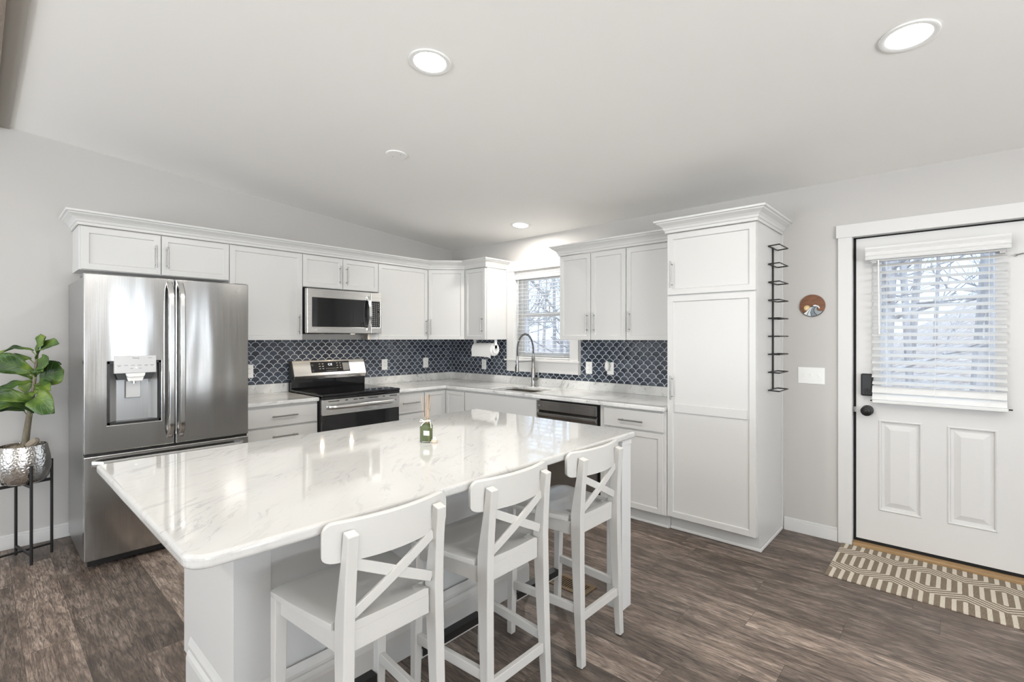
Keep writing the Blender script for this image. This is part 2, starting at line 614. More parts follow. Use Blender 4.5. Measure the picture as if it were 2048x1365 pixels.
    def done(s, name, mat, parent=None, bevel=0, smooth=False, loc=None, seg=2, ang=35):
        bmesh.ops.recalc_face_normals(s.bm, faces=s.bm.faces[:])
        me = bpy.data.meshes.new(name)
        s.bm.to_mesh(me)
        s.bm.free()
        me.materials.append(mat)
        o = bpy.data.objects.new(name, me)
        COL.objects.link(o)
        if parent is not None:
            o.parent = parent
        if loc is not None:
            o.location = loc
        if smooth:
            for p in me.polygons:
                p.use_smooth = True
            try:
                me.set_sharp_from_angle(angle=math.radians(40))
            except Exception:
                pass
        if bevel:
            b = o.modifiers.new('bevel', 'BEVEL')
            b.width = bevel
            b.segments = seg
            b.limit_method = 'ANGLE'
            b.angle_limit = math.radians(ang)
            b.harden_normals = False
        return o


def tag(o, label=None, cat=None, group=None, kind=None):
    if label:
        o['label'] = label
    if cat:
        o['category'] = cat
    if group:
        o['group'] = group
    if kind:
        o['kind'] = kind
    return o


def thing(name, label, cat, loc=(0, 0, 0), rz=0, group=None):
    o = bpy.data.objects.new(name, None)
    o.empty_display_size = .1
    COL.objects.link(o)
    o.location = loc
    o.rotation_euler = (0, 0, rz)
    return tag(o, label, cat, group)


def copy_tree(o, parent=None):
    c = o.copy()
    COL.objects.link(c)
    if parent:
        c.parent = parent
    for ch in [k for k in bpy.data.objects if k.parent == o]:
        copy_tree(ch, c)
    return c


def text(name, body, size, mat, parent, loc, rot, extrude=.0006, align='CENTER'):
    cu = bpy.data.curves.new(name, 'FONT')
    cu.body = body
    cu.size = size
    cu.extrude = extrude
    cu.align_x = align
    cu.align_y = 'CENTER'
    tmp = bpy.data.objects.new(name, cu)
    COL.objects.link(tmp)
    dg = bpy.context.evaluated_depsgraph_get()
    dg.update()
    me = bpy.data.meshes.new_from_object(tmp.evaluated_get(dg))
    bpy.data.objects.remove(tmp)
    me.materials.clear()
    me.materials.append(mat)
    o = bpy.data.objects.new(name, me)
    COL.objects.link(o)
    o.parent = parent
    o.location = loc
    o.rotation_euler = rot
    return o


def pull(parent, x, yf, z, L, vert=True):
    """bar pull on a front facing -y at yf; (x, z) is its centre"""
    m = MB()
    h = L / 2
    so = .032
    if vert:
        m.tube([(x, yf - so, z - h), (x, yf - so, z + h)], .0055, 10)
        for q in (-1, 1):
            m.tube([(x, yf, z + q * (h - .022)), (x, yf - so, z + q * (h - .022))], .0042, 8)
    else:
        m.tube([(x - h, yf - so, z), (x + h, yf - so, z)], .0055, 10)
        for q in (-1, 1):
            m.tube([(x + q * (h - .022), yf, z), (x + q * (h - .022), yf - so, z)], .0042, 8)
    return m.done('handle', M['handle'], parent, smooth=True)


WALL = 2.472            # height of the ceiling along the window wall
SLOPE = .0829
RIDGE = -3.828
CH = .895               # counter height


def ceil_z(y):
    return WALL - SLOPE * y if y > RIDGE else WALL - SLOPE * RIDGE + SLOPE * (y - RIDGE)


XE, YE = 8.2, -8.0

# ------------------------------------------------------------------ room shell
m = MB()
m.box(-.12, XE + .12, YE - .12, .14, -.1, 0)
tag(m.done('floor', M['floor']), kind='structure')

m = MB()
prof = [(.14, ceil_z(.14)), (RIDGE, ceil_z(RIDGE)), (YE - .12, ceil_z(YE - .12)),
        (YE - .12, ceil_z(YE - .12) + .12), (RIDGE, ceil_z(RIDGE) + .12), (.14, ceil_z(.14) + .12)]
m.prism(prof, lambda u, v, w: (w, u, v), -.12, XE + .12)
tag(m.done('ceiling', M['ceiling']), kind='structure')

gable = [(0, 0), (0, ceil_z(0)), (RIDGE, ceil_z(RIDGE)), (YE, ceil_z(YE)), (YE, 0)]
m = MB()
m.prism(gable, lambda u, v, w: (w, u, v), -.12, 0)
tag(m.done('wall_left', M['wall']), kind='structure')

# window wall with the kitchen window and the door openings
WX0, WX1, WZ0, WZ1 = 1.045, 1.795, 1.165, 2.10
DX0, DX1, DZ1 = 4.105, 5.065, 2.085
m = MB()
us = [-.12, WX0, WX1, DX0, DX1, XE + .12]
vz = [0, WZ0, WZ1, DZ1 + .3, WALL - .005]
vz = [0, WZ0, DZ1, WZ1, ceil_z(0)]


def keep(i, j):
    if i == 1 and j in (1, 2):
        return False
    if i == 3 and j in (0, 1):
        return False
    return True


m.grid(us, vz, keep, 0, .14, lambda u, v, w: (u, w, v))
tag(m.done('wall_right', M['wall']), kind='structure')

# far living-room walls, behind the camera
m = MB()
m.grid([YE, -5.8, -3.2, -2.40, -1.85, -1.10, -.90, 0], [0, .35, .45, 2.1, 2.35, ceil_z(YE)],
       lambda i, j: not ((i == 1 and j in (1, 2, 3)) or (i == 3 and j in (0, 1, 2)) or (i == 5 and j in (2,))),
       XE, XE + .12, lambda u, v, w: (w, u, v))
m.prism([(YE, ceil_z(YE)), (0, ceil_z(0)), (RIDGE, ceil_z(RIDGE))], lambda u, v, w: (w, u, v), XE, XE + .12)
tag(m.done('wall_front', M['wall']), kind='structure')
m = MB()
m.grid([-.12, .3, 3.5, XE + .12], [0, .35, 2.25, ceil_z(YE)], lambda i, j: not (i == 1 and j == 1),
       YE - .12, YE, lambda u, v, w: (u, w, v))
tag(m.done('wall_rear', M['wall']), kind='structure')

for nm, (a, b, z0, z1) in {'window_2': (-5.8, -3.2, .35, 2.35), 'door_2': (-2.40, -1.85, 0, 2.1), 'window_3': (-1.10, -.90, .45, 2.1)}.items():
    m = MB()
    m.box(XE - .02, XE - .002, a - .09, a, max(0, z0 - .09), z1 + .09)
    m.box(XE - .02, XE - .002, b, b + .09, max(0, z0 - .09), z1 + .09)
    m.box(XE - .02, XE - .002, a, b, z1, z1 + .09)
    if z0 > 0:
        m.box(XE - .02, XE - .002, a, b, z0 - .09, z0)
    m.box(XE + .02, XE + .06, a, b, (z0 + z1) / 2 - .02, (z0 + z1) / 2 + .02)
    if nm == 'window_2':
        m.box(XE + .02, XE + .06, (a + b) / 2 - .03, (a + b) / 2 + .03, z0, z1)
    tag(m.done(nm, M['trim']), kind='structure')

# baseboards
m = MB()


def base_run(m, pts, h=.095, t=.014):
    for (x0, y0), (x1, y1), (nx, ny) in pts:
        xs = sorted((x0, x1, x0 + nx * t, x1 + nx * t))
        ys = sorted((y0, y1, y0 + ny * t, y1 + ny * t))
        m.box(xs[0], xs[-1], ys[0], ys[-1], 0, h - .014)
        t2 = t * .55
        xs = sorted((x0, x1, x0 + nx * t2, x1 + nx * t2))
        ys = sorted((y0, y1, y0 + ny * t2, y1 + ny * t2))
        m.box(xs[0], xs[-1], ys[0], ys[-1], h - .014, h)


base_run(m, [((0, YE), (0, -2.64), (1, 0))])
tag(m.done('baseboard_left', M['trim'], bevel=.003), kind='structure')
m = MB()
base_run(m, [((3.70, 0), (4.03, 0), (0, -1)), ((5.15, 0), (XE, 0), (0, -1))])
tag(m.done('baseboard_right', M['trim'], bevel=.003), kind='structure')

# wooden strip on the ceiling beyond the ridge
m = MB()
m.box(.0, XE, -4.2, -3.90, ceil_z(-3.9) - .03, ceil_z(-3.9) + .01)
tag(m.done('trim_1', M['beam']), kind='structure')
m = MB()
m.box(.0, XE, -3.899, -3.832, ceil_z(-3.83) - .012, ceil_z(-3.83) + .01)  # thin strip added to carry the shade of the far slope
tag(m.done('ceiling_shade_strip', M['shaded_slope']), kind='structure')

# ------------------------------------------------------------------ entrance door
DY = .045
m = MB()
m.box(4.033, 4.112, -.018, -.0005, 0, 2.075)
m.box(5.058, 5.137, -.018, -.0005, 0, 2.075)
m.box(4.022, 5.148, -.022, -.0005, 2.075, 2.162)
m.box(4.106, 4.112, -.0005, .138, 0, 2.083)
m.box(5.058, 5.064, -.0005, .138, 0, 2.083)
m.box(4.112, 5.058, -.0005, .138, 2.076, 2.083)
tag(m.done('trim_2', M['trim'], bevel=.002), kind='structure')

m = MB()
sx0, sx1, sz0, sz1 = 4.128, 5.042, .044, 2.066
gx0, gx1, gz0, gz1 = 4.262, 4.800, .985, 1.905
PNL = ((4.250, 4.472), (4.590, 4.812))
PZ0, PZ1 = .255, .855
m.grid([sx0, PNL[0][0], gx0, PNL[0][1], PNL[1][0], gx1, PNL[1][1], sx1], [sz0, PZ0, PZ1, gz0, gz1, sz1],
       lambda i, j: not ((j == 3 and 2 <= i <= 4) or (j == 1 and i in (1, 2, 4, 5))), DY, DY + .044,
       lambda u, v, w: (u, w, v))
# moulding round the glass
fw = .038
m.box(gx0 - fw, gx0, DY - .012, DY, gz0 - fw, gz1 + fw)
m.box(gx1, gx1 + fw, DY - .012, DY, gz0 - fw, gz1 + fw)
m.box(gx0, gx1, DY - .012, DY, gz1, gz1 + fw)
m.box(gx0, gx1, DY - .012, DY, gz0 - fw, gz0)
# two raised panels below
for px0, px1 in PNL:
    secs = []
    for ins, dep in ((0, .043), (0, -.003), (.006, -.006), (.012, -.003), (.016, .010), (.030, .011), (.036, .009), (.062, -.001)):
        secs.append([(px0 + ins, DY + dep, PZ0 + ins), (px1 - ins, DY + dep, PZ0 + ins), (px1 - ins, DY + dep, PZ1 - ins), (px0 + ins, DY + dep, PZ1 - ins)])
    m.loft(secs)
door = tag(m.done('door_1', M['trim']), kind='structure')
m = MB()
m.box(gx0 - .004, gx1 + .004, DY + .018, DY + .026, gz0 - .004, gz1 + .004)
m.done('glass_pane', M['glass'], door)
m = MB()
m.box(4.113, 4.1275, DY + .004, DY + .03, 0.03, 2.075)
m.box(4.113, 5.057, DY + .004, DY + .03, 2.067, 2.075)
m.box(4.113, 5.057, DY + .001, DY + .03, .024, .0435)
m.done('weatherstrip', M['dark'], door)
m = MB()
m.box(4.156, 4.222, DY - .030, DY - .0005, 1.010, 1.158)
lk = m.done('smart_lock', M['black'], door, bevel=.010, seg=3)
m = MB()
m.lathe([(.019, DY - .034), (.019, DY - .0295)], (4.189, 0, 1.042), 24, 'y')
m.box(4.185, 4.193, DY - .043, DY - .033, 1.026, 1.058)
m.done('thumb_turn', M['blackmetal'], lk, bevel=.001)
m = MB()
prof = [(.034, DY - .001), (.034, DY - .008), (.030, DY - .011), (.014, DY - .014), (.012, DY - .034), (.022, DY - .042), (.031, DY - .052),
        (.033, DY - .060), (.031, DY - .066), (.027, DY - .068), (.026, DY - .066), (.021, DY - .069), (.019, DY - .067), (.013, DY - .070), (.011, DY - .068), (.0, DY - .071)]
m.lathe(prof, (4.191, 0, .912), 28, 'y')
m.done('door_knob', M['blackmetal'], door, smooth=True)
m = MB()
m.box(4.112, 4.1285, DY - .004, DY + .003, .895, .93)
m.done('latch_plate', M['handle'], door)
m = MB()
m.box(4.113, 5.057, -.016, .13, .001, .0235)
tag(m.done('trim_3', M['sill'], bevel=.004), kind='structure')

# little hook on the door, holds nothing
t = thing('door_hook', 'small dark metal hook rod on the white entrance door, right of its blind', 'hook', (4.884, DY, 1.872))
m = MB()
m.tube([(0, -.001, 0), (0, -.022, 0)], .004, 8)
m.lathe([(.008, -.004), (.008, -.0008)], (0, 0, 0), 12, 'y')
m.done('peg', M['handle'], t, smooth=True)
m = MB()
m.tube([(0.0, -.022, 0), (.05, -.022, .008), (.10, -.022, .012), (.12, -.022, .02)], .003, 8)
m.done('rod', M['handle'], t, smooth=True)


def blind(t, x0, x1, y, z0, z1, n, tilt, vmat, closed=0, depth=.05):
    """slats, ladder cords; valance and rail are made by the caller"""
    m = MB()
    step = (z1 - z0) / (n - 1)
    for i in range(n):
        z = z0 + step * i
        a = math.radians(tilt)
        if i < closed:
            a = math.radians(62)
        dx = random.uniform(-.002, .002)
        secs = []
        for xx in (x0 + dx, x1 + dx):
            sec = []
            for s_, off in ((-1, .0015), (-.5, .0035), (0, .004), (.5, .0035), (1, .0015)):
                yy, zz = s_ * depth / 2, off
                sec.append((xx, y + yy * math.cos(a) - zz * math.sin(a), z + yy * math.sin(a) + zz * math.cos(a)))
            for s_, off in ((1, -.0012), (0, .0012), (-1, -.0012)):
                yy, zz = s_ * depth / 2, off
                sec.append((xx, y + yy * math.cos(a) - zz * math.sin(a), z + yy * math.sin(a) + zz * math.cos(a)))
            secs.append(sec)
        m.loft(secs)
    m.done('slats', M['slat'], t)
    m = MB()
    w = x1 - x0
    for fx in (.12, .5, .88):
        for q in (-1, 1):
            m.tube([(x0 + w * fx, y + q * depth * .52, z0 - .02), (x0 + w * fx, y + q * depth * .52, z1 + .04)], .0009, 5)
    m.done('ladder_cord', M['white'], t)


# blind on the door
t = thing('door_blind', 'white slatted blind with moulded valance mounted on the glazed entrance door', 'blind', (4.53, DY, .965))
off = Vector((-4.53, -DY, -.965))
yb = -.048


def L(x, y, z):
    return Vector((x, y, z)) + off


m = MB()
vp = [(-.075, 1.906), (-.079, 1.918), (-.073, 1.924), (-.080, 1.934), (-.082, 1.946), (-.076, 1.954), (-.082, 1.964), (-.088, 1.974), (-.090, 1.986), (-.055, 1.986), (-.055, 1.906)]
m.prism(vp, lambda u, v, w: L(w, u + .02, v), 4.190, 4.862)
m.box(4.190 + off.x, 4.862 + off.x, -.04 + off.y, DY - .0135 + off.y, 1.965 + off.z, 1.986 + off.z)
m.done('valance', M['slat'], t)
m = MB()
m.box(4.215 + off.x, 4.845 + off.x, -.028 + off.y, .026 + off.y, 1.895 + off.z, 1.945 + off.z)
m.done('headrail', M['lgrey'], t)
for xx in (4.232, 4.828):
    m = MB()
    m.box(xx - .012 + off.x, xx + .012 + off.x, -.02 + off.y, DY - .0125 + off.y, 1.885 + off.z, 1.94 + off.z)
    m.done('bracket', M['lgrey'], t)
blind(t, 4.222 - 4.53, 4.848 - 4.53, 0 - DY, 1.015 - .965, 1.868 - .965, 20, 24, M['slat'], closed=2)
m = MB()
m.box(4.222 + off.x, 4.852 + off.x, -.028 + off.y, .020 + off.y, .972 + off.z, .992 + off.z)
m.done('bottom_rail', M['slat'], t, bevel=.004)
m = MB()
m.tube([L(4.258, -.045, 1.90), L(4.258, -.046, 1.85), L(4.262, -.046, 1.42)], .0045, 6)
m.done('tilt_wand', M['white'], t, smooth=True)
for xa, xb in ((4.210, 4.222), (4.852, 4.870)):
    m = MB()
    m.tube([L(xa, .0, .984), L(xb, .0, .984)], .004, 6)
    m.done('hold_down_pin', M['blackmetal'], t)

# ------------------------------------------------------------------ kitchen window
m = MB()
m.box(.945, WX0, -.019, -.0005, 1.165, 2.12)
m.box(WX1, 1.897, -.019, -.0005, 1.165, 2.12)
m.box(.928, 1.914, -.024, -.0005, 2.12, 2.232)
m.box(.925, 1.920, -.040, -.0005, 1.148, 1.166)
m.box(.945, 1.897, -.017, -.0005, 1.033, 1.148)
m.box(WX0 - .001, WX0 + .008, -.0005, .135, WZ0, WZ1)
m.box(WX1 - .008, WX1 + .001, -.0005, .135, WZ0, WZ1)
m.box(WX0, WX1, -.0005, .135, WZ1 - .008, WZ1 + .001)
m.box(WX0, WX1, -.0005, .135, WZ0 - .001, WZ0 + .008)
tag(m.done('trim_4', M['trim'], bevel=.002), kind='structure')

m = MB()
a0, a1 = WX0 + .008, WX1 - .008
b0, b1 = WZ0 + .008, WZ1 - .008
mid = 1.645
# outer frame
m.grid([a0, a0 + .045, a1 - .045, a1], [b0, b0 + .035, b1 - .035, b1], lambda i, j: not (i == 1 and j == 1), .085, .134,
       lambda u, v, w: (u, w, v))
# upper sash and lower sash
m.grid([a0 + .04, a0 + .085, a1 - .085, a1 - .04], [mid - .02, mid + .025, b1 - .07, b1 - .03], lambda i, j: not (i == 1 and j == 1), .108, .128,
       lambda u, v, w: (u, w, v))
m.grid([a0 + .02, a0 + .068, a1 - .068, a1 - .02], [b0 + .02, b0 + .062, mid - .022, mid + .018], lambda i, j: not (i == 1 and j == 1), .080, .104,
       lambda u, v, w: (u, w, v))
win = tag(m.done('window_1', M['trim'], bevel=.002), kind='structure')
m = MB()
m.box(a0 + .05, a1 - .05, .116, .120, mid, b1 - .05)
m.done('upper_pane', M['glass'], win)
m = MB()
m.box(a0 + .05, a1 - .05, .090, .094, b0 + .04, mid)
m.done('lower_pane', M['glass'], win)

t = thing('window_blind', 'raised-slat white blind inside the kitchen window above the sink', 'blind', (1.42, .03, 1.18))
off = Vector((-1.42, -.03, -1.18))
m = MB()
vp = [(.0, 2.030), (-.006, 2.045), (.0, 2.052), (-.008, 2.066), (-.004, 2.076), (-.012, 2.088), (.012, 2.088), (.012, 2.030)]
m.prism(vp, lambda u, v, w: L(w, u, v), WX0 + .012, WX1 - .012)
m.done('valance', M['slat'], t)
m = MB()
m.box(WX0 + .014 + off.x, WX1 - .014 + off.x, .013 + off.y, .06 + off.y, 2.035 + off.z, 2.086 + off.z)
m.done('headrail', M['white'], t)
blind(t, WX0 + .016 - 1.42, WX1 - .016 - 1.42, .012, 1.205 - 1.18, 2.012 - 1.18, 21, -2, M['slat'], depth=.046)
m = MB()
m.box(WX0 + .016 + off.x, WX1 - .016 + off.x, .018 + off.y, .066 + off.y, 1.176 + off.z, 1.194 + off.z)
m.done('bottom_rail', M['slat'], t, bevel=.003)
m = MB()
m.tube([L(1.09, .008, 2.03), L(1.09, .006, 1.5)], .003, 6)
m.done('tilt_wand', M['white'], t)

t = thing('window_ornament', 'small amber ornament hanging on a thread in the kitchen window', 'ornament', (1.475, .0725, 1.66))
m = MB()
m.lathe([(0, .0), (.005, .012), (.006, .035), (.005, .06), (.003, .072), (0, .074)], n=12)
m.done('bauble', M['orn'], t, smooth=True)
m = MB()
m.tube([(0, 0, .07), (0, .0, .36)], .0008, 5)
m.done('thread', M['white'], t)

# ------------------------------------------------------------------ outside
m = MB()
N = 34
vv = {}


def ground_h(x, y):
    s_ = 1 / (1 + math.exp(-(x - 4.6) * .9))
    return -.55 + max(0, y - 1.5) * (.05 + .13 * s_) + .15 * math.sin(x * .9) * math.cos(y * .7)


xs = [-34 + 2.0 * i for i in range(36)]
ys = [.14 + .02 + (36 * (j / 30) ** 1.4) for j in range(31)]
for i, x in enumerate(xs):
    for j, y in enumerate(ys):
        vv[i, j] = m.bm.verts.new((x, y, ground_h(x, y) if j else -.62))
for i in range(len(xs) - 1):
    for j in range(len(ys) - 1):
        m.bm.faces.new((vv[i, j], vv[i + 1, j], vv[i + 1, j + 1], vv[i, j + 1]))
tag(m.done('ground', M['litter'], smooth=True), kind='structure')

rw = random.Random(3)
m = MB()


def branch(m, p, d, L_, r, lv):
    q = p + d * L_
    mid_ = p + d * (L_ * .5) + Vector((rw.uniform(-1, 1), rw.uniform(-1, 1), rw.uniform(-.5, .5))) * L_ * .06
    m.tube([p, mid_, q], [r, r * .8, r * .45], 5, False)
    if lv <= 0:
        return
    for _ in range(3 if lv > 1 else 4):
        f = rw.uniform(.35, 1)
        dd = (d + Vector((rw.uniform(-1, 1), rw.uniform(-1, 1), rw.uniform(-.1, .8))) * .85).normalized()
        branch(m, p + (q - p) * f, dd, L_ * rw.uniform(.4, .65), r * .42, lv - 1)


for k in range(74):
    a = rw.random()
    if k < 46:      # seen through the kitchen window
        y = rw.uniform(3, 24)
        x = 1.4 - .81 * y + rw.uniform(-.30, .38) * (y + 5)
    else:           # seen through the door
        y = rw.uniform(4, 22)
        x = 4.5 - .05 * y + rw.uniform(-.22, .2) * (y + 4)
    r = rw.uniform(.04, .13)
    h = rw.uniform(5, 9)
    p = Vector((x, y, ground_h(x, y) - .1))
    d = Vector((rw.uniform(-.06, .06), rw.uniform(-.06, .06), 1)).normalized()
    m.tube([p, p + d * h * .5, p + d * h], [r, r * .75, r * .3], 7, False)
    for _ in range(9):
        f = rw.uniform(.15, .9)
        dd = Vector((rw.uniform(-1, 1), rw.uniform(-1, 1), rw.uniform(-.1, .9))).normalized()
        branch(m, p + d * h * f, dd, rw.uniform(1.0, 2.2), r * .4, 2)
tag(m.done('winter_woodland', M['trunk']), 'bare grey winter trees and branches seen through the window and door blinds', 'trees', kind='stuff')

# ------------------------------------------------------------------ cabinets
RL = PI / 2             # left-wall things are turned to face +X
ZB, ZT = 1.378, 2.143


def cabinet(name, label, loc, rz, w, d, z0, z1, doors, mat='cab'):
    """wall or base cabinet: local x 0..w, back at y=0, front at y=-d; doors = (kind, x0, x1, z0, z1, (hx, hz, len, vert) or None)"""
    t = thing(name, label, 'cabinet', (loc[0], loc[1], z0), rz)
    m = MB()
    m.box(.0006, w - .0006, -d + .0205, -.001, 0, z1 - z0)
    m.done('body', M[mat], t, bevel=.0012)
    for kind, x0, x1, a, b, hd in doors:
        m = MB()
        if kind == 'flat':
            m.box(x0, x1, -d, -d + .02, a - z0, b - z0)
        else:
            m.panel(x0, x1, a - z0, b - z0, -d, .02, .057 if kind == 'door' else .04)
        dr = m.done('drawer' if hd and not hd[3] else ('false_front' if kind == 'flat' and not hd else 'door'), M[mat], t, bevel=.0016)
        if hd:
            pull(dr, hd[0], -d, hd[1] - z0, hd[2], hd[3])
    return t


g = .0025
xu = .331
yA, yB, yC, yD, yE, yF, yG = -3.521, -3.067, -2.614, -2.022, -1.6368, -1.2529, -.6302
cabinet('wall_cabinet', 'low wide white two-door wall cabinet directly above the refrigerator', (0, yA), RL, yC - yA, xu, 1.854, 2.150,
        [('door', .012, yB - yA - g, 1.858, ZT, (yB - yA - .034, 1.985, .16, True)),
         ('door', yB - yA + g, yC - yA - g, 1.858, ZT, (yB - yA + .036, 1.985, .16, True))])
cabinet('wall_cabinet', 'tall single-door white wall cabinet between refrigerator and microwave', (0, yC), RL, yD - yC, xu, ZB, 2.150,
        [('door', g, yD - yC - g, ZB, ZT, (yD - yC - .034, 1.515, .17, True))])
cabinet('wall_cabinet', 'short two-door white wall cabinet directly above the microwave', (0, yD), RL, yF - yD, xu, 1.853, 2.150,
        [('door', g, yE - yD - g, 1.856, ZT, (yE - yD - .034, 1.985, .17, True)),
         ('door', yE - yD + g, yF - yD - g, 1.856, ZT, (yE - yD + .036, 1.985, .17, True))])
cabinet('wall_cabinet', 'single-door white wall cabinet just right of the microwave', (0, yF), RL, yG - yF, xu, ZB, 2.150,
        [('door', g, yG - yF - g, ZB, ZT, (yG - yF - .030, 1.515, .17, True))])

# diagonal corner cabinet
xg, yu, xh = .615, -.3426, .9423
t = thing('corner_wall_cabinet', 'diagonal white wall cabinet filling the inner corner of the kitchen', 'cabinet', (0, 0, ZB))
m = MB()
e_ = .0205
poly = [(.001, -.001), (.001, yG + .0006), (xu - .012, yG + .0006), (xg - .0006, yu + .012), (xg - .0006, -.001)]
m.prism(poly, lambda u, v, w: (u, v, w), 0, 2.150 - ZB)
m.done('body', M['cab'], t, bevel=.001)
P0, P1 = Vector((xu - .002, yG + .004, 0)), Vector((xg - .004, yu + .002, 0))
dv = P1 - P0
Lg = dv.length
m = MB()
m.panel(.004, Lg - .004, 0, ZT - ZB, -.014, .02)
dr = m.done('door', M['cab'], t, bevel=.0016)
dr.location = P0
dr.rotation_euler = (0, 0, math.atan2(dv.y, dv.x))
pull(dr, .036, -.014, 1.515 - ZB, .17, True)

t = cabinet('wall_cabinet', 'narrow single-door white wall cabinet between corner and kitchen window', (xg, 0), 0, xh - xg, -yu, ZB, 2.150,
            [('door', g, xh - xg - .012, ZB, ZT, (xh - xg - .05, 1.535, .17, True))])
ri, rj, rk, rl = 1.9141, 2.2545, 2.5991, 3.0808
cabinet('wall_cabinet', 'two-door white wall cabinet right of the kitchen window', (ri, 0), 0, rk - ri, -yu, ZB, 2.150,
        [('door', g, rj - ri - g, ZB, ZT, (rj - ri - .034, 1.530, .17, True)),
         ('door', rj - ri + g, rk - ri - g, ZB, ZT, (rj - ri + .036, 1.530, .17, True))])
cabinet('wall_cabinet', 'single-door white wall cabinet against the tall pantry', (rk, 0), 0, rl - rk, -yu, ZB, 2.150,
        [('door', .004, rl - rk - .004, ZB, ZT, (.036, 1.530, .17, True))])

# crown mouldings: profile swept along a path, (outward, z)
CROWN = [(.002, 2.1505), (.010, 2.1505), (.010, 2.168), (.016, 2.172), (.020, 2.186), (.032, 2.200), (.050, 2.212), (.056, 2.216), (.058, 2.222), (.070, 2.226), (.072, 2.238),
         (.002, 2.238)]
FRZ = [(.002, 2.1445), (.006, 2.1445), (.006, 2.1525), (.002, 2.1525)]


def sweep(m, path, prof, closed_ends=True):
    """path: list of (x, y) walked so that outward is to the right of travel"""
    secs = []
    n = len(path)
    for i, p in enumerate(path):
        p = Vector(p)
        d0 = (p - Vector(path[i - 1])).normalized() if i > 0 else None
        d1 = (Vector(path[i + 1]) - p).normalized() if i < n - 1 else None
        if d0 is None:
            d0 = d1
        if d1 is None:
            d1 = d0
        n0 = Vector((d0.y, -d0.x))
        n1 = Vector((d1.y, -d1.x))
        mt = (n0 + n1).normalized()
        k = 1 / max(.3, mt.dot(n0))
        secs.append([(p.x + mt.x * o_ * k, p.y + mt.y * o_ * k, z) for o_, z in prof])
    m.loft(secs)


m = MB()
sweep(m, [(.002, yA), (xu, yA), (xu, yG), (xg, yu), (xh, yu), (xh, -.002)], CROWN)
tag(m.done('crown_moulding', M['cab']), 'long white crown moulding over the left-wall and corner cabinets', 'moulding')
m = MB()
sweep(m, [(ri, -.002), (ri, yu), (rl - .074, yu)], CROWN)
tag(m.done('crown_moulding', M['cab']), 'short white crown moulding over cabinets between window and pantry', 'moulding')

# pantry
py, p1 = -.612, 3.684
t = cabinet('pantry_cabinet', 'tall white pantry cabinet standing right of the counter', (rl, 0), 0, p1 - rl, -py, 0, 2.150,
            [('door', .004, p1 - rl - .004, 1.706, ZT, (.042, 1.850, .19, True))])
w = p1 - rl
m = MB()
m.panel(.004, w - .004, .11, 1.697, py, .02, .057)
# mid rail of the tall two-panel door
m.box(.058, w - .058, py + .0003, py + .012, .865, .925)
dr = m.done('door', M['cab'], t, bevel=.0016)
pull(dr, .042, py, 1.040, .17, True)
m = MB()
sweep(m, [(0, -.002), (0, py), (w, py), (w, -.002)], CROWN)
cr = m.done('crown', M['cab'], t)
# cut the toe-kick look: body bottom set back
for ch in t.children:
    if ch.name.startswith('body'):
        bpy.data.objects.remove(ch)
        break
m = MB()
prof = [(-.001, 0), (py + .075, 0), (py + .075, .105), (py + .0205, .105), (py + .0205, 2.15), (-.001, 2.15)]
m.prism(prof, lambda u, v, w_: (w_, u, v), .0006, w - .0006)
m.done('body', M['cab'], t, bevel=.0012)
m = MB()
m.box(w + .0005, w + .012, py + .065, -.016, .001, .022)
m.box(.0, w + .012, py + .062, py + .0745, .001, .022)
m.done('shoe_moulding', M['trim'], t, bevel=.004)
m = MB()
m.box(w, w + .012, -.016, -.001, .022, 2.15)
m.done('scribe_strip', M['cab'], t)

# base cabinets ----------------------------------------------------
BT = .862
fx1 = -2.640


def base(name, label, loc, rz, w, d, fronts, hollow=False):
    t = thing(name, label, 'cabinet', (loc[0], loc[1], 0), rz)
    m = MB()
    prof = [(-.001, 0), (-d + .075, 0), (-d + .075, .105), (-d + .0205, .105), (-d + .0205, BT), (-.001, BT)]
    if hollow:
        m.prism(prof, lambda u, v, w_: (w_, u, v), .0006, .018)
        m.prism(prof, lambda u, v, w_: (w_, u, v), w - .018, w - .0006)
        m.box(.018, w - .018, -d + .0205, -.001, .105, .123)
        m.box(.018, w - .018, -.012, -.001, .123, BT)
        m.box(.018, w - .018, -d + .0205, -d + .032, .123, BT)
        m.box(.018, w - .018, -d + .075, -d + .09, 0, .105)
    else:
        m.prism(prof, lambda u, v, w_: (w_, u, v), .0006, w - .0006)
    m.done('body', M['cab'], t, bevel=.0012)
    for kind, x0, x1, a, b, hd in fronts:
        m = MB()
        if kind == 'flat':
            m.box(x0, x1, -d, -d + .02, a, b)
        else:
            m.panel(x0, x1, a, b, -d, .02, .055)
        dr = m.done('drawer' if hd and not hd[3] else ('false_front' if not hd and kind == 'flat' else 'door'), M['cab'], t, bevel=.002)
        if hd:
            pull(dr, hd[0], -d, hd[1], hd[2], hd[3])
    return t


bd = .632
w = yD - fx1
base('base_cabinet', 'white three-drawer base cabinet between refrigerator and range', (0, fx1), RL, w - .002, bd,
     [('flat', .02, w - .012, .695, .842, (w / 2 + .02, .774, .20, False)),
      ('flat', .02, w - .012, .405, .680, (w / 2 + .02, .615, .20, False)),
      ('flat', .02, w - .012, .112, .392, (w / 2 + .02, .325, .20, False))])
y0 = -1.2529
w = -.905 - y0
base('base_cabinet', 'white drawer base cabinet just right of the range', (0, y0 + .001), RL, w, bd,
     [('flat', .010, w - .006, .655, .842, (w / 2 - .01, .755, .20, False)),
      ('flat', .010, w - .006, .390, .640, (w / 2 - .01, .585, .20, False)),
      ('flat', .010, w - .006, .112, .378, (w / 2 - .01, .320, .20, False))])
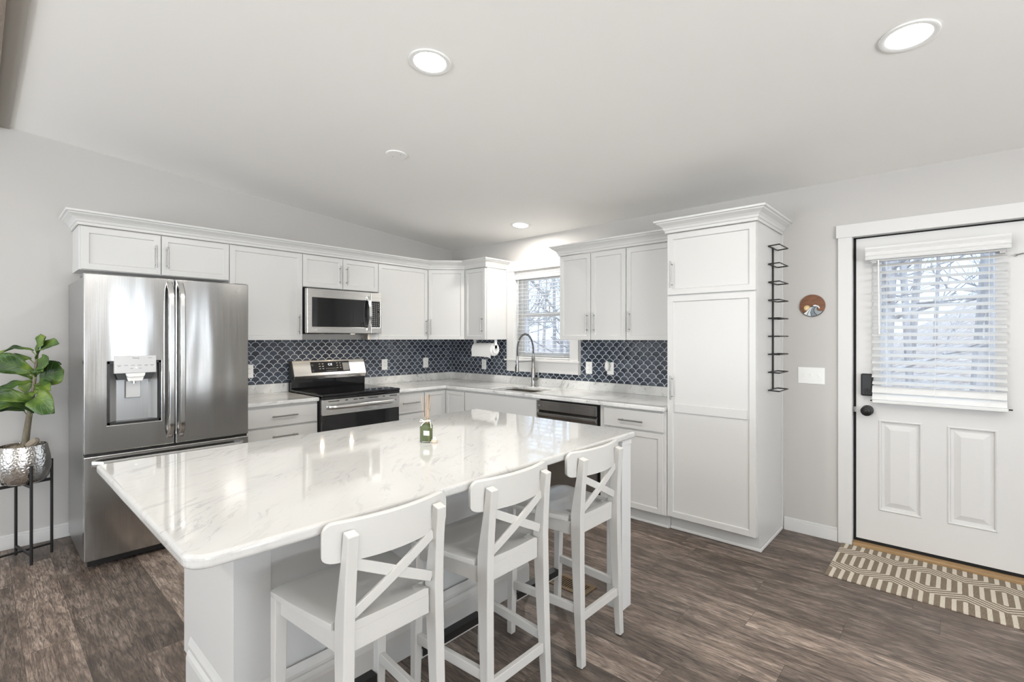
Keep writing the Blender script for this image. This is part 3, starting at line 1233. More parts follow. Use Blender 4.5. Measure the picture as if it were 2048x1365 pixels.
# inner-corner base cabinet with folding doors
t = thing('corner_base_cabinet', 'white inner-corner base cabinet with two folding doors under the counter', 'cabinet', (0, 0, 0))
cd = bd - .0205
m = MB()
m.prism([(.001, -.001), (.001, -.903), (cd, -.903), (cd, -cd), (.927, -cd), (.927, -.001)], lambda u, v, w_: (u, v, w_), .105, BT)
m.prism([(.001, -.001), (.001, -.903), (cd - .055, -.903), (cd - .055, -cd + .055), (.927, -cd + .055), (.927, -.001)], lambda u, v, w_: (u, v, w_), 0, .105)
m.done('body', M['cab'], t, bevel=.001)
m = MB()
m.panel(0, .272, .112, .842, 0, .02, .05)
dr = m.done('door', M['cab'], t, bevel=.0016, loc=(bd, -.903 + .002, 0))
dr.rotation_euler = (0, 0, RL)
pull(dr, .03, 0, .735, .17, True)
m = MB()
m.panel(.637, .924, .112, .842, -bd, .02, .05)
m.done('door', M['cab'], t, bevel=.0016)
w = 1.89 - .93
base('sink_base_cabinet', 'white sink base cabinet with long plain false front below the faucet', (.929, 0), 0, w, bd,
     [('flat', .006, w - .014, .655, .845, None),
      ('door', .006, w / 2 - .004, .112, .642, (w / 2 - .04, .55, .17, True)),
      ('door', w / 2 - .001, w - .014, .112, .642, (w / 2 + .04, .55, .17, True))], True)
w = 3.0795 - 2.522
base('base_cabinet', 'white base cabinet with one drawer over one door, between dishwasher and pantry', (2.522, 0), 0, w, bd,
     [('flat', .045, w - .020, .709, .848, (w / 2 + .012, .772, .20, False)),
      ('door', .045, w - .020, .110, .695, (.09, .60, .17, True))])
m = MB()
m.box(2.524, 3.075, -bd + .060, -bd + .0745, .001, .020)
tag(m.done('trim_5', M['trim'], bevel=.004), kind='structure')

# ------------------------------------------------------------------ counters
cf = .654
t = thing('countertop', 'short white marble countertop between refrigerator and range', 'countertop', (0, fx1, CH - .032))
m = MB()
m.box(.001, cf, .0005, yD - fx1 - .004, 0, .032)
m.done('slab', M['marble_ctr'], t, bevel=.007, seg=3)
m = MB()
m.box(.001, .021, .0005, yD - fx1 - .004, .0322, .1145)
m.done('upstand', M['marble_up'], t, bevel=.002)

t = thing('countertop', 'long L-shaped white marble countertop running from range to pantry', 'countertop', (0, 0, CH - .032))
m = MB()
SX0, SX1, SY0, SY1 = 1.215, 1.745, -.545, -.175
us = [.001, cf, SX0, SX1, rl - .002]
vv_ = [-1.2515, -cf, SY0, SY1, -.001]
m.grid(us, vv_, lambda i, j: (i == 0) or (j >= 1 and not (i == 2 and j == 2)), 0, .032, lambda u, v, w_: (u, v, w_))
m.done('slab', M['marble_ctr'], t, bevel=.007, seg=3)
m = MB()
m.box(.001, .021, -1.2515, -.0215, .0322, .1145)
m.box(.001, rl - .002, -.021, -.001, .0322, .1145)
m.done('upstand', M['marble_up'], t, bevel=.002)

# tiled splashbacks
TZ0, TZ1 = CH + .0835, ZB - .001
m = MB()
m.box(.0005, .008, fx1 - .25, -.0085, TZ0, TZ1)
tag(m.done('splashback', M['tile_l']), 'dark blue fan-tile splashback on the wall behind the range', 'splashback')
m = MB()
us = [.0085, .924, 1.921, rl - .001]
m.grid(us, [TZ0, 1.032, TZ1], lambda i, j: not (i == 1 and j == 1), -.008, -.0005, lambda u, v, w_: (u, w_, v))
tag(m.done('splashback', M['tile_r']), 'dark blue fan-tile splashback on the window wall around the sill', 'splashback')

# sink
t = thing('kitchen_sink', 'undermounted steel kitchen sink bowl below the window', 'sink', ((SX0 + SX1) / 2, (SY0 + SY1) / 2, CH - .25))
hx, hy = (SX1 - SX0) / 2, (SY1 - SY0) / 2
m = MB()
th = .004
m.box(-hx, hx, -hy, hy, 0, th)
m.box(-hx - th, -hx, -hy - th, hy + th, 0, .217)
m.box(hx, hx + th, -hy - th, hy + th, 0, .217)
m.box(-hx, hx, -hy - th, -hy, 0, .217)
m.box(-hx, hx, hy, hy + th, 0, .217)
m.done('bowl', M['sink'], t)
m = MB()
m.lathe([(.045, th), (.045, th + .003), (.03, th + .004), (0, th + .001)], n=20)
m.done('drain', M['chrome'], t, smooth=True)

# faucet
t = thing('spring_faucet', 'tall brushed-nickel spring faucet standing behind the sink', 'faucet', (1.386, -.088, CH))
m = MB()
m.lathe([(.027, .0005), (.027, .006), (.021, .010), (.021, .19), (.0165, .20), (.0165, .27), (.019, .275), (.019, .30), (.012, .305), (.010, .34)], n=20)
m.tube([(0.0, 0, .075), (.045, -.012, .075)], .017, 14)
m.done('body', M['handle'], t, smooth=True)
m = MB()
m.tube([(.045, -.012, .075), (.062, -.016, .075), (.078, -.021, .085), (.085, -.023, .11), (.082, -.022, .165)], [.016, .014, .010, .007, .005], 10)
m.done('lever', M['handle'], t, smooth=True)
dirv = Vector((-.10, -1, 0)).normalized()
reach = .225
ap = []
for k in range(25):
    a = PI * k / 24
    ap.append(dirv * (reach / 2 * (1 - math.cos(a))) + Vector((0, 0, .375 + .165 * math.sin(a))))
ap = [Vector((0, 0, .30))] + ap + [dirv * reach + Vector((0, 0, .31))]
m = MB()
m.tube(ap, .0065, 8)
m.done('hose', M['blackmetal'], t, smooth=True)
m = MB()
cum = [0]
for a, b in zip(ap, ap[1:]):
    cum.append(cum[-1] + (b - a).length)
turns, tot = 46, cum[-1]
hp = []
side = dirv.cross(Vector((0, 0, 1)))
for k in range(turns * 10 + 1):
    s_ = tot * k / (turns * 10)
    i = max(j for j in range(len(cum)) if cum[j] <= s_ + 1e-9)
    i = min(i, len(ap) - 2)
    f = (s_ - cum[i]) / (cum[i + 1] - cum[i])
    p = ap[i].lerp(ap[i + 1], f)
    tg = (ap[min(i + 2, len(ap) - 1)] - ap[max(i - 1, 0)]).normalized()
    nn = side.cross(tg)
    ph = 2 * PI * k / 10
    hp.append(p + (side * math.cos(ph) + nn * math.sin(ph)) * .0115)
m.tube(hp, .0021, 5)
m.done('spring', M['handle'], t, smooth=True)
hb = dirv * reach
m = MB()
m.lathe([(.010, .315), (.012, .30), (.0125, .25), (.016, .22), (.017, .175), (.021, .165), (.022, .158), (.018, .155)], tuple(hb), 16)
m.done('spray_head', M['handle'], t, smooth=True)
m = MB()
m.tube([tuple(hb + dirv * .014 + Vector((0, 0, .235))), tuple(hb + dirv * .024 + Vector((0, 0, .20))), tuple(hb + dirv * .022 + Vector((0, 0, .165)))], .006, 8)
m.done('spray_button', M['black'], t, smooth=True)
m = MB()
m.tube([(0, 0, .262), tuple(dirv * (reach - .03) + Vector((0, 0, .258)))], .0045, 8)
m.lathe([(.018, .25), (.018, .272)], tuple(dirv * reach), 16)
m.done('support_arm', M['handle'], t, smooth=True)

# ------------------------------------------------------------------ refrigerator
FX, FY0, FW = .813, -3.550, .908
t = thing('refrigerator', 'stainless French-door refrigerator with water dispenser, left end of the kitchen', 'refrigerator', (0, FY0, 0), RL)
m = MB()
m.box(.002, FW - .002, -.735, -.076, .045, 1.765)
m.box(.03, FW - .03, -.70, -.10, .02, .046)
m.done('body', M['steel_side'], t, bevel=.004)
ft, fz, fd = 1.784, .700, .062
dx0, dx1, dz0, dz1 = -3.442 - FY0, -3.170 - FY0, .862, 1.250
mx = .4555
m = MB()
m.grid([.0, dx0, dx1, mx - .004], [fz, dz0, dz1, ft], lambda i, j: not (i == 1 and j == 1), -FX, -FX + fd, lambda u, v, w_: (u, w_, v))
dl = m.done('door', M['steel'], t, bevel=.005, seg=3)
m = MB()
m.box(mx + .004, FW, -FX, -FX + fd, fz, ft)
drr = m.done('door', M['steel'], t, bevel=.005, seg=3)
m = MB()
m.box(.0, FW, -FX, -FX + fd, .060, .684)
fr = m.done('freezer_drawer', M['steel'], t, bevel=.005, seg=3)
m = MB()
m.box(.004, FW - .004, -FX + .02, -.73, .684, .701)
m.box(mx - .004, mx + .004, -FX + .03, -.73, .70, ft - .01)
m.done('door_gasket', M['black'], t)


def bow_handle(parent, x, z0, z1):
    m = MB()
    secs = []
    n = 18
    for k in range(n + 1):
        f = k / n
        z = z0 + (z1 - z0) * f
        e = min(f, 1 - f) / .11
        so = .058 if e > 1 else .058 * (1 - (1 - e) ** 2.2) + .004
        so += .010 * math.sin(PI * f)
        hw = .0165
        y1 = -FX - so
        secs.append([(x - hw, y1 + .004, z), (x - hw * .6, y1 - .004, z), (x + hw * .6, y1 - .004, z), (x + hw, y1 + .004, z), (x + hw, y1 + .016, z), (x - hw, y1 + .016, z)])
    m.loft(secs)
    return m.done('handle', M['chrome'], parent, smooth=True)


bow_handle(dl, mx - .030, .740, 1.765)
bow_handle(drr, mx + .030, .740, 1.765)
m = MB()
secs = []
for k in range(19):
    f = k / 18
    x = .035 + (FW - .07) * f
    e = min(f, 1 - f) / .07
    so = .055 if e > 1 else .055 * (1 - (1 - e) ** 2.2) + .004
    y1 = -FX - so
    secs.append([(x, y1 + .004, .617), (x, y1 - .004, .625), (x, y1 - .004, .648), (x, y1 + .004, .656), (x, y1 + .016, .656), (x, y1 + .016, .617)])
m.loft(secs)
m.done('handle', M['chrome'], fr, smooth=True)
# dispenser
m = MB()
m.box(dx0 + .001, dx1 - .001, -FX + .098, -FX + .105, dz0, dz1)
m.box(dx0 - .0, dx0 + .012, -FX + .004, -FX + .10, dz0, dz1)
m.box(dx1 - .012, dx1, -FX + .004, -FX + .10, dz0, dz1)
m.box(dx0, dx1, -FX + .004, -FX + .10, dz1 - .012, dz1)
m.box(dx0, dx1, -FX + .004, -FX + .10, dz0, dz0 + .014)
dp = m.done('dispenser', M['black'], dl)
m = MB()
# curved steel back of the niche
secs = []
for zz in (dz0 + .0145, dz1 - .0125):
    sec = []
    for k in range(11):
        u = -1 + 2 * k / 10
        sec.append((dx0 + .014 + (dx1 - dx0 - .028) * (k / 10), -FX + .094 - .060 * max(0, abs(u) - .55) / .45, zz))
    secs.append(sec + [(dx1 - .014, -FX + .0975, zz), (dx0 + .014, -FX + .0975, zz)])
m.loft(secs)
m.done('niche_back', M['niche'], dp, smooth=True)
m = MB()
m.box(-3.412 - FY0, -3.197 - FY0, -FX - .006, -FX + .07, 1.176, 1.284)
cp = m.done('control_panel', M['lgrey'], dp, bevel=.003)
m = MB()
cxp = (-3.412 - 3.197) / 2 - FY0
m.prism([(cxp - .098, 1.1755), (cxp + .098, 1.1755), (cxp + .085, 1.135), (cxp - .085, 1.135)], lambda u, v, w_: (u, w_, v), -FX + .012, -FX + .075)
m.done('nozzle_housing', M['black'], dp)
m = MB()
m.prism([(cxp - .050, 1.1755), (cxp + .050, 1.1755), (cxp + .045, 1.156), (cxp + .035, 1.152), (cxp - .035, 1.152), (cxp - .045, 1.156)], lambda u, v, w_: (u, w_, v), -FX - .010, -FX + .0115)
m.prism([(cxp - .044, 1.152), (cxp + .044, 1.152), (cxp + .036, 1.126), (cxp - .036, 1.126)], lambda u, v, w_: (u, w_, v), -FX + .0, -FX + .0115)
m.done('ice_lever', M['white'], dp, bevel=.002)
m = MB()
m.box(cxp - .040, cxp + .040, -FX + .060, -FX + .070, 1.015, 1.126)
m.done('paddle', M['lgrey'], dp, bevel=.008)
m = MB()
m.tube([(cxp, -FX + .04, 1.135), (cxp, -FX + .04, 1.108)], .008, 10)
m.done('spout', M['chrome'], dp, smooth=True)
text('lettering', 'ThinQ', .014, M['mark'], cp, (cxp, -FX - .0062, 1.270), (PI / 2, 0, 0))
text('lettering', 'UVnano', .007, M['mark'], cp, (cxp + .075, -FX - .0062, 1.270), (PI / 2, 0, 0))
m = MB()
for dx in (-.082, -.048, -.014, .020, .054, .084):
    m.box(cxp + dx - .010, cxp + dx + .010, -FX - .0065, -FX - .006, 1.2245, 1.2265)
    if abs(dx) > .05:
        m.box(cxp + dx - .007, cxp + dx + .007, -FX - .0065, -FX - .006, 1.219, 1.2205)
for dx in (-.02, .024):
    m.box(cxp + dx - .007, cxp + dx + .007, -FX - .0065, -FX - .006, 1.204, 1.206)
m.done('button_print', M['mark'], cp)
m = MB()
m.lathe([(.004, -FX - .0068), (.004, -FX - .006)], (cxp + .003, 0, 1.210), 12, 'y')
m.done('indicator_light', M['led'], cp)
# badge: round emblem with two letters
bx, bz = -2.717 - FY0, 1.735
m = MB()
m.tube([(bx + .0125 * math.cos(a), -FX - .0015, bz + .0125 * math.sin(a)) for a in [2 * PI * k / 28 for k in range(22)]], .0012, 6)
bg_ = m.done('badge', M['chrome'], drr, smooth=True)
text('lettering', 'LG', .012, M['chrome'], bg_, (bx, -FX - .0016, bz), (PI / 2, 0, 0))
# hinge covers and feet
for q in (.0, FW - .09):
    m = MB()
    m.box(q + .002, q + .088, -.79, -.62, 1.7655, 1.790)
    m.done('hinge_cover', M['grey'], t, bevel=.006)
for q in (.05, FW - .05):
    m = MB()
    m.lathe([(.018, .001), (.018, .012), (.010, .014), (.010, .044)], (q, -.70, 0), 14)
    m.done('foot', M['black'], t, smooth=True)
m = MB()
m.box(.02, FW - .02, -.775, -.745, .018, .058)
m.done('kick_plate', M['black'], t)

# ------------------------------------------------------------------ range
RX, RY0, RW = .692, yD + .003, .7635
t = thing('electric_range', 'stainless and black glass electric range between the counters', 'range', (0, RY0, 0), RL)
m = MB()
m.box(0, RW, -.660, -.03, .02, .885)
m.done('body', M['black'], t, bevel=.002)
m = MB()
m.box(-.004, RW + .004, -RX - .012, -.075, .8965, .918)
m.box(0, RW, -RX - .012, -RX + .02, .872, .8965)
ck = m.done('cooktop', M['blackglass'], t, bevel=.006, seg=3)
m = MB()
m.box(.002, RW - .002, -RX + .012, -.661, .742, .8715)
m.done('vent_trim', M['steel_h'], t)
m = MB()
m.box(.0, RW, -RX, -.661, .225, .736)
od = m.done('oven_door', M['ovenglass'], t, bevel=.004)
m = MB()
m.box(.0, RW, -RX - .004, -RX - .0003, .738, .872)
m.box(.0, RW, -RX - .0003, -RX + .011, .738, .8715)
st = m.done('door_rail', M['steel_h'], od, bevel=.002)
for a, b in ((.05, .15), (.205, .23), (.285, .325), (.338, .385), (.43, .53), (.58, .605), (.655, .735)):
    m = MB()
    m.box(a, b, -RX - .0046, -RX - .0039, .851, .858)
    m.done('vent_slot', M['dark'], st)
m = MB()
secs = []
for k in range(21):
    f = k / 20
    x = .035 + (RW - .07) * f
    e = min(f, 1 - f) / .09
    so = .052 if e > 1 else .052 * (1 - (1 - e) ** 2) + .003
    so += .012 * math.sin(PI * f)
    y1 = -RX - .004 - so
    sec = []
    for j in range(10):
        a = 2 * PI * j / 10
        sec.append((x, y1 + .007 + .009 * math.cos(a), .806 + .017 * math.sin(a)))
    secs.append(sec)
m.loft(secs)
m.done('handle', M['chrome'], od, smooth=True)
m = MB()
m.box(.002, RW - .002, -RX, -.661, .03, .218)
m.done('storage_drawer', M['steel_h'], t, bevel=.004)
# back guard
m = MB()
m.prism([(-.07, .886), (-.085, .93), (-.085, 1.004), (-.031, 1.004), (-.031, .886)], lambda u, v, w_: (w_, u, v), .004, RW - .004)
m.done('riser', M['blackglass'], t)
m = MB()
m.prism([(-.031, 1.0045), (-.031, 1.180), (-.075, 1.180), (-.128, 1.038), (-.113, 1.005)], lambda u, v, w_: (w_, u, v), .002, .012)
m.prism([(-.031, 1.0045), (-.031, 1.180), (-.075, 1.180), (-.128, 1.038), (-.113, 1.005)], lambda u, v, w_: (w_, u, v), RW - .012, RW - .002)
m.done('end_cap', M['black'], t)
m = MB()
m.prism([(-.031, 1.0045), (-.031, 1.179), (-.0755, 1.181), (-.1295, 1.038), (-.114, 1.0045)], lambda u, v, w_: (w_, u, v), .0125, RW - .0125)
bgd = m.done('backguard', M['steel_h'], t, bevel=.002)
# control glass on the sloped face
sl = Vector((0, -.0755 + .1295, 1.181 - 1.038)).normalized()
nm_ = Vector((0, -sl.z, sl.y))
ctr = Vector((RW * .497, (-.0755 - .1295) / 2, (1.181 + 1.038) / 2 + .006))
rotm = Matrix(((1, 0, 0), (0, sl.y, -nm_.y * -1), (0, sl.z, nm_.z))).transposed()
rx_ = math.atan2(sl.z, sl.y)


def on_face(u, v, o_=.001):
    return ctr + Vector((u, 0, 0)) + sl * v + nm_ * o_


m = MB()
m.loft([[on_face(-.198, -.053, .0), on_face(.198, -.053, .0), on_face(.198, .053, .0), on_face(-.198, .053, .0)],
        [on_face(-.198, -.053, .0016), on_face(.198, -.053, .0016), on_face(.198, .053, .0016), on_face(-.198, .053, .0016)]])
cg = m.done('control_glass', M['blackglass'], bgd)
text('clock', 'C:E', .030, M['led'], cg, on_face(-.005, .022, .0017), (rx_, 0, 0), .0003)
m = MB()


def mark(m, u, v, a, b):
    m.loft([[on_face(u - a, v - b, .0016), on_face(u + a, v - b, .0016), on_face(u + a, v + b, .0016), on_face(u - a, v + b, .0016)],
            [on_face(u - a, v - b, .0021), on_face(u + a, v - b, .0021), on_face(u + a, v + b, .0021), on_face(u - a, v + b, .0021)]])


for k in range(7):
    mark(m, -.046 + k * .0165, -.018, .0022, .0025)
    mark(m, -.046 + k * .0165, -.040, .0022, .0025)
for u in (-.112, -.080):
    for v in (.030, .006, -.018):
        mark(m, u, v, .0075, .0022)
for u in (.068, .100):
    for v in (.034, .010, -.014):
        mark(m, u, v, .0065, .0022)
for u, v in ((-.184, .020), (-.184, -.035)):
    for j in range(10):
        a = 2 * PI * j / 10
        mark(m, u + .008 * math.cos(a), v + .008 * math.sin(a), .001, .001)
m.done('button_print', M['markw'], cg)
m = MB()
mark(m, .158, -.004, .034, .040)
m.done('key_pad', M['grey'], cg)

# ------------------------------------------------------------------ microwave
MX, MW = .402, .756
t = thing('microwave', 'stainless over-the-range microwave with dark window below the short cabinet', 'microwave', (0, yD + .0065, 1.439), RL)
mh = 1.838 - 1.439
m = MB()
m.box(.0, MW, -MX + .045, -.012, .012, mh)
m.box(.02, MW - .02, -MX + .06, -.03, -.004, .012)
bd_ = m.done('body', M['black'], t, bevel=.002)
m = MB()
q0, q1, w0, w1 = .046, .610, .058, .318
m.grid([0, q0, q1, .633], [.0, w0, w1, mh], lambda i, j: not (i == 1 and j == 1), -MX, -MX + .043, lambda u, v, w_: (u, w_, v))
md = m.done('door', M['steel_h'], t, bevel=.004)
m = MB()
m.box(q0, q1 + .02, -MX + .003, -MX + .02, w0, w1)
m.done('window', M['blackglass'], md)
m = MB()
secs = []
for k in range(17):
    f = k / 16
    z = .028 + (mh - .066) * f
    so = .006 + .042 * math.sin(PI * f) ** .8
    x = .604
    secs.append([(x - .014, -MX - so, z), (x + .014, -MX - so, z), (x + .014, -MX - so + .012, z), (x - .014, -MX - so + .012, z)])
m.loft(secs)
m.done('handle', M['chrome'], md, smooth=True)
m = MB()
m.grid([.636, .642, .736, MW], [.0, w0, w1 - .005, mh], lambda i, j: not (i == 1 and j == 1), -MX, -MX + .043, lambda u, v, w_: (u, w_, v))
cp = m.done('control_panel', M['steel_h'], t, bevel=.003)
m = MB()
m.box(.642, .736, -MX + .003, -MX + .02, w0, w1 - .005)
kp_ = m.done('key_pad', M['blackglass'], cp)
m = MB()
for r_ in range(12):
    for c_ in range(4):
        if r_ in (7,) and c_ > 2:
            continue
        xx, zz = .656 + c_ * .021, w0 + .018 + r_ * .0195
        m.box(xx - .005, xx + .005, -MX + .0022, -MX + .003, zz - .0022, zz + .0022)
m.done('button_print', M['markw'], kp_)
m = MB()
m.tube([(.052 + .010 * math.cos(a), -MX - .0008, .030 + .010 * math.sin(a)) for a in [2 * PI * k / 20 for k in range(20)]], .0011, 5)
lb = m.done('badge', M['white'], md)
text('lettering', 'LG', .020, M['white'], lb, (.079, -MX - .0009, .030), (PI / 2, 0, 0))
m = MB()
m.box(.06, .30, -.33, -.10, -.0075, -.0045)
m.done('grease_filter', M['grey'], t)
for xx in (.22, .52):
    m = MB()
    m.lathe([(.02, -.0068), (.02, -.0042)], (xx, -.26, 0), 14)
    m.done('work_light', emit('work_light_lens', (1, .84, .62), 3), t)
    area('work_light_beam', (xx, -.24, -.012), (math.radians(-14), 0, 0), .025, .025, .8, (1, .80, .56), 'DISK', t)
m = MB()
m.box(.66, .762, -.33, -.30, -.060, -.004)
tag(m.done('filler_panel', M['cab']), None)
bpy.data.objects['filler_panel'].parent = t

# ------------------------------------------------------------------ dishwasher
t = thing('dishwasher', 'dark stainless dishwasher between sink cabinet and drawer cabinet', 'dishwasher', (1.8925, 0, 0))
w = .626
m = MB()
m.box(.002, w - .002, -.60, -.03, .10, .858)
m.box(.02, w - .02, -.55, -.1, .002, .10)
m.done('body', M['black'], t)
m = MB()
m.box(.006, w - .014, -.648, -.602, .765, .848)
cpn = m.done('control_panel', M['dw'], t, bevel=.003)
m = MB()
for k in range(8):
    m.box(.10 + k * .022, .11 + k * .022, -.6486, -.648, .806, .810)
for k in range(8):
    m.box(.36 + k * .022, .366 + k * .022, -.6486, -.648, .804, .811)
m.box(.070, .090, -.6486, -.648, .802, .810)
m.box(.548, .568, -.6486, -.648, .802, .810)
m.done('button_print', M['mark'], cpn)
m = MB()
m.lathe([(.008, -.6495), (.008, -.648)], (.028, 0, .806), 16, 'y')
m.done('badge', M['chrome'], cpn)
m = MB()
m.prism([(-.602, .115), (-.640, .115), (-.640, .700), (-.655, .722), (-.655, .738), (-.625, .762), (-.602, .762)], lambda u, v, w_: (w_, u, v), .006, w - .014)
m.done('door', M['dw'], t, bevel=.002)

# ------------------------------------------------------------------ outlets, switch, small wall things
def outlet(name, label, loc, rz, kind='duplex', group=None):
    t = thing(name, label, 'switch' if 'switch' in name else 'outlet', loc, rz, group)
    n = 3 if kind == 'triple' else 1
    W_ = .165 if n == 3 else .072
    m = MB()
    m.box(-W_ / 2, W_ / 2, -.0055, -.0005, -.058, .058)
    p = m.done('cover_plate', M['white'], t, bevel=.003)
    if kind == 'triple':
        for k in (-1, 0, 1):
            m = MB()
            m.box(k * .046 - .005, k * .046 + .005, -.0165, -.0055, .0, .012)
            m.box(k * .046 - .007, k * .046 + .007, -.0065, -.0055, -.014, .014)
            m.done('toggle', M['white'], t, bevel=.001)
    else:
        for s_ in (-1, 1):
            m = MB()
            m.lathe([(.0165, -.0072), (.0165, -.0055)], (0, 0, s_ * .0205), 18, 'y')
            rc = m.done('socket', M['white'], t)
            m = MB()
            for q in (-.0065, .0065):
                m.box(q - .0012, q + .0012, -.0076, -.0071, s_ * .0205 - .001, s_ * .0205 + .007)
            m.done('slot', M['mark'], rc)
    return t


outlet('wall_outlet', 'white wall outlet on blue tile close behind the refrigerator', (.0082, -2.355, 1.10), RL)
outlet('wall_outlet', 'white wall outlet on blue tile just right of the range', (.0082, -.972, 1.105), RL)
outlet('wall_outlet', 'white wall outlet on blue tile of the left wall, nearest the corner', (.0082, -.414, 1.105), RL)
outlet('wall_outlet', 'white wall outlet on blue tile below the paper towel roll', (.578, -.0082, 1.09), 0)
outlet('wall_outlet', 'white wall outlet without anything plugged in, right of the kitchen window', (2.018, -.0082, 1.109), 0)
outlet('wall_outlet', 'white wall outlet with a night light plugged in, right of the window', (2.254, -.0082, 1.112), 0)
outlet('light_switch', 'white triple toggle switch plate on the grey wall beside the door', (3.872, 0, 1.130), 0, 'triple')
t = thing('night_light', 'oval white night light plugged into the outlet above the counter', 'light', (2.236, -.0158, 1.135))
m = MB()
secs = []
for k in range(13):
    f = -1 + 2 * k / 12
    r_ = math.sqrt(max(0.0, 1 - f * f))
    sec = []
    for j in range(14):
        a = 2 * PI * j / 14
        sec.append((max(r_, .02) * .024 * math.cos(a), -.024 + max(r_, .02) * .022 * math.sin(a), f * .048))
    secs.append(sec)
m.loft(secs)
m.done('housing', M['white'], t, smooth=True)
m = MB()
m.lathe([(.006, -.004), (.006, .0)], (.018, -.010, .042), 10, 'y')
m.done('sensor', M['green'], t)
t = thing('adhesive_hook', 'tiny clear adhesive hook on the side of the narrow wall cabinet', 'hook', (xh, -.137, 1.80), RL)
m = MB()
m.box(-.008, .008, -.002, -.0003, -.018, .018)
m.tube([(0, -.002, .004), (0, -.010, -.006), (0, -.012, -.012), (0, -.008, -.016)], .0022, 6)
m.done('hook', M['clear'], t, smooth=True)

# paper towel
t = thing('paper_towel_holder', 'white bracket paper towel holder under the narrow wall cabinet', 'holder', (.76, -.17, ZB))
m = MB()
m.box(-.165, .165, -.025, .025, -.005, -.0006)
m.done('mounting_plate', M['white'], t, bevel=.001)
for s_ in (-1, 1):
    m = MB()
    m.box(s_ * .163 - .004, s_ * .163 + .004, -.018, .018, -.105, -.005)
    m.lathe([(.047, -.004), (.047, .004)], (s_ * .163, 0, -.108), 26, 'x')
    ar = m.done('arm', M['white'], t, bevel=.0015)
    m = MB()
    m.lathe([(.012, s_ * .168 - .002), (.012, s_ * .168 + .003)], (0, 0, -.108), 14, 'x')
    m.done('hub', M['lgrey'], ar)
t = thing('paper_towel_roll', 'white paper towel roll hanging in the holder above the counter', 'paper towels', (.76, -.17, ZB - .108))
m = MB()
m.lathe([(.02, -.148), (.070, -.148), (.070, .148), (.02, .148)], (0, 0, 0), 32, 'x')
m.done('roll', M['paper'], t, smooth=True)
m = MB()
pth = [(.0705, 0), (.069, -.022), (.066, -.045), (.066, -.068), (.062, -.082)]
secs = []
for xx, dz in ((-.148, .0), (-.05, .003), (.06, .0), (.120, -.004), (.150, -.020)):
    secs.append([(xx, -u - .0005, v + (dz if v < -.04 else 0)) for u, v in pth] + [(xx, -u - .0022, v + (dz if v < -.04 else 0)) for u, v in pth[::-1]])
m.loft(secs)
m.done('loose_sheet', M['paper'], t, smooth=True)

# wooden wave disc
t = thing('wave_wall_disc', 'round walnut wall disc with inlaid wave and sun beside the door', 'wall art', (3.879, 0, 1.624))
DR = .078
m = MB()
m.lathe([(DR, -.012), (DR, -.0006)], (0, 0, 0), 48, 'y')
m.done('disc', M['disc'], t)


def inlay(name, pts, mat, y0=-.0122, th=.0012):
    m = MB()
    m.prism(pts, lambda u, v, w_: (u * DR, w_, v * DR), y0 - th, y0 + .0002)
    return m.done(name, mat, t)


def arc(r, a0, a1, n=10, cx=0, cz=0):
    return [(cx + r * math.cos(math.radians(a0 + (a1 - a0) * k / n)), cz + r * math.sin(math.radians(a0 + (a1 - a0) * k / n))) for k in range(n + 1)]


inlay('sun', arc(.245, 0, 350, 26, -.40, -.20), M['sunw'], -.0122, .0008)
inlay('sun_core', arc(.15, 0, 350, 20, -.38, -.22), M['sunw2'], -.0130, .0006)
wave_top = [(-.70, -.66), (-.45, -.50), (-.25, -.28), (-.08, -.10), (.10, .0), (.30, .02), (.48, -.06)]
inlay('wave_outline', arc(.985, 222, 330, 22) + [(.84, -.47), (.60, -.50), (.42, -.42), (.38, -.28), (.44, -.16), (.52, -.06), (.3, .03), (.1, .01), (-.08, -.08), (-.25, -.26), (-.46, -.48), (-.72, -.64)], M['black'], -.0131, .0006)
inlay('foam', [(-.66, -.70), (-.44, -.85), (-.34, -.62), (-.2, -.35), (-.02, -.15), (-.08, -.12), (-.25, -.30), (-.45, -.53)], M['wave1'], -.0138, .0006)
inlay('foam', [(-.38, -.88), (-.08, -.955), (-.14, -.6), (-.02, -.25), (.12, -.10), (.02, -.13), (-.16, -.34), (-.29, -.62)], M['wave4'], -.0138, .0006)
inlay('swell', [(-.03, -.955), (.36, -.88), (.16, -.66), (.10, -.42), (.18, -.20), (.30, -.10), (.15, -.11), (.0, -.28), (-.09, -.58)], M['wave2'], -.0138, .0006)
inlay('swell', [(.42, -.86), (.68, -.68), (.81, -.50), (.58, -.52), (.40, -.44), (.34, -.28), (.42, -.12), (.32, -.12), (.20, -.26), (.16, -.46), (.24, -.66)], M['wave3'], -.0138, .0006)
inlay('crest', [(.05, -.04), (.14, .05), (.28, .07), (.38, .0), (.46, .0), (.56, -.10), (.62, -.26), (.54, -.28), (.46, -.14), (.36, -.08), (.2, -.07)], M['wave1'], -.0142, .0008)

# wire rack on the side of the pantry
t = thing('bottle_rack', 'black wire wall rack with nine empty diamond rings on the pantry side', 'rack', (p1, -.252, 1.53), RL)
m = MB()
m.box(-.010, .010, -.0095, -.0025, -.495, .495)
m.done('spine', M['blackmetal'], t, bevel=.001)
for k in range(9):
    z = .490 - k * .1225
    m = MB()
    loop = [(-.108, -.0055, z), (-.134, -.078, z), (.086, -.078, z), (.112, -.0055, z), (-.108, -.0055, z)]
    m.tube(loop, .0042, 6)
    m.done('ring', M['blackmetal'], t)

# ------------------------------------------------------------------ ceiling lights
tilt = math.atan(SLOPE)


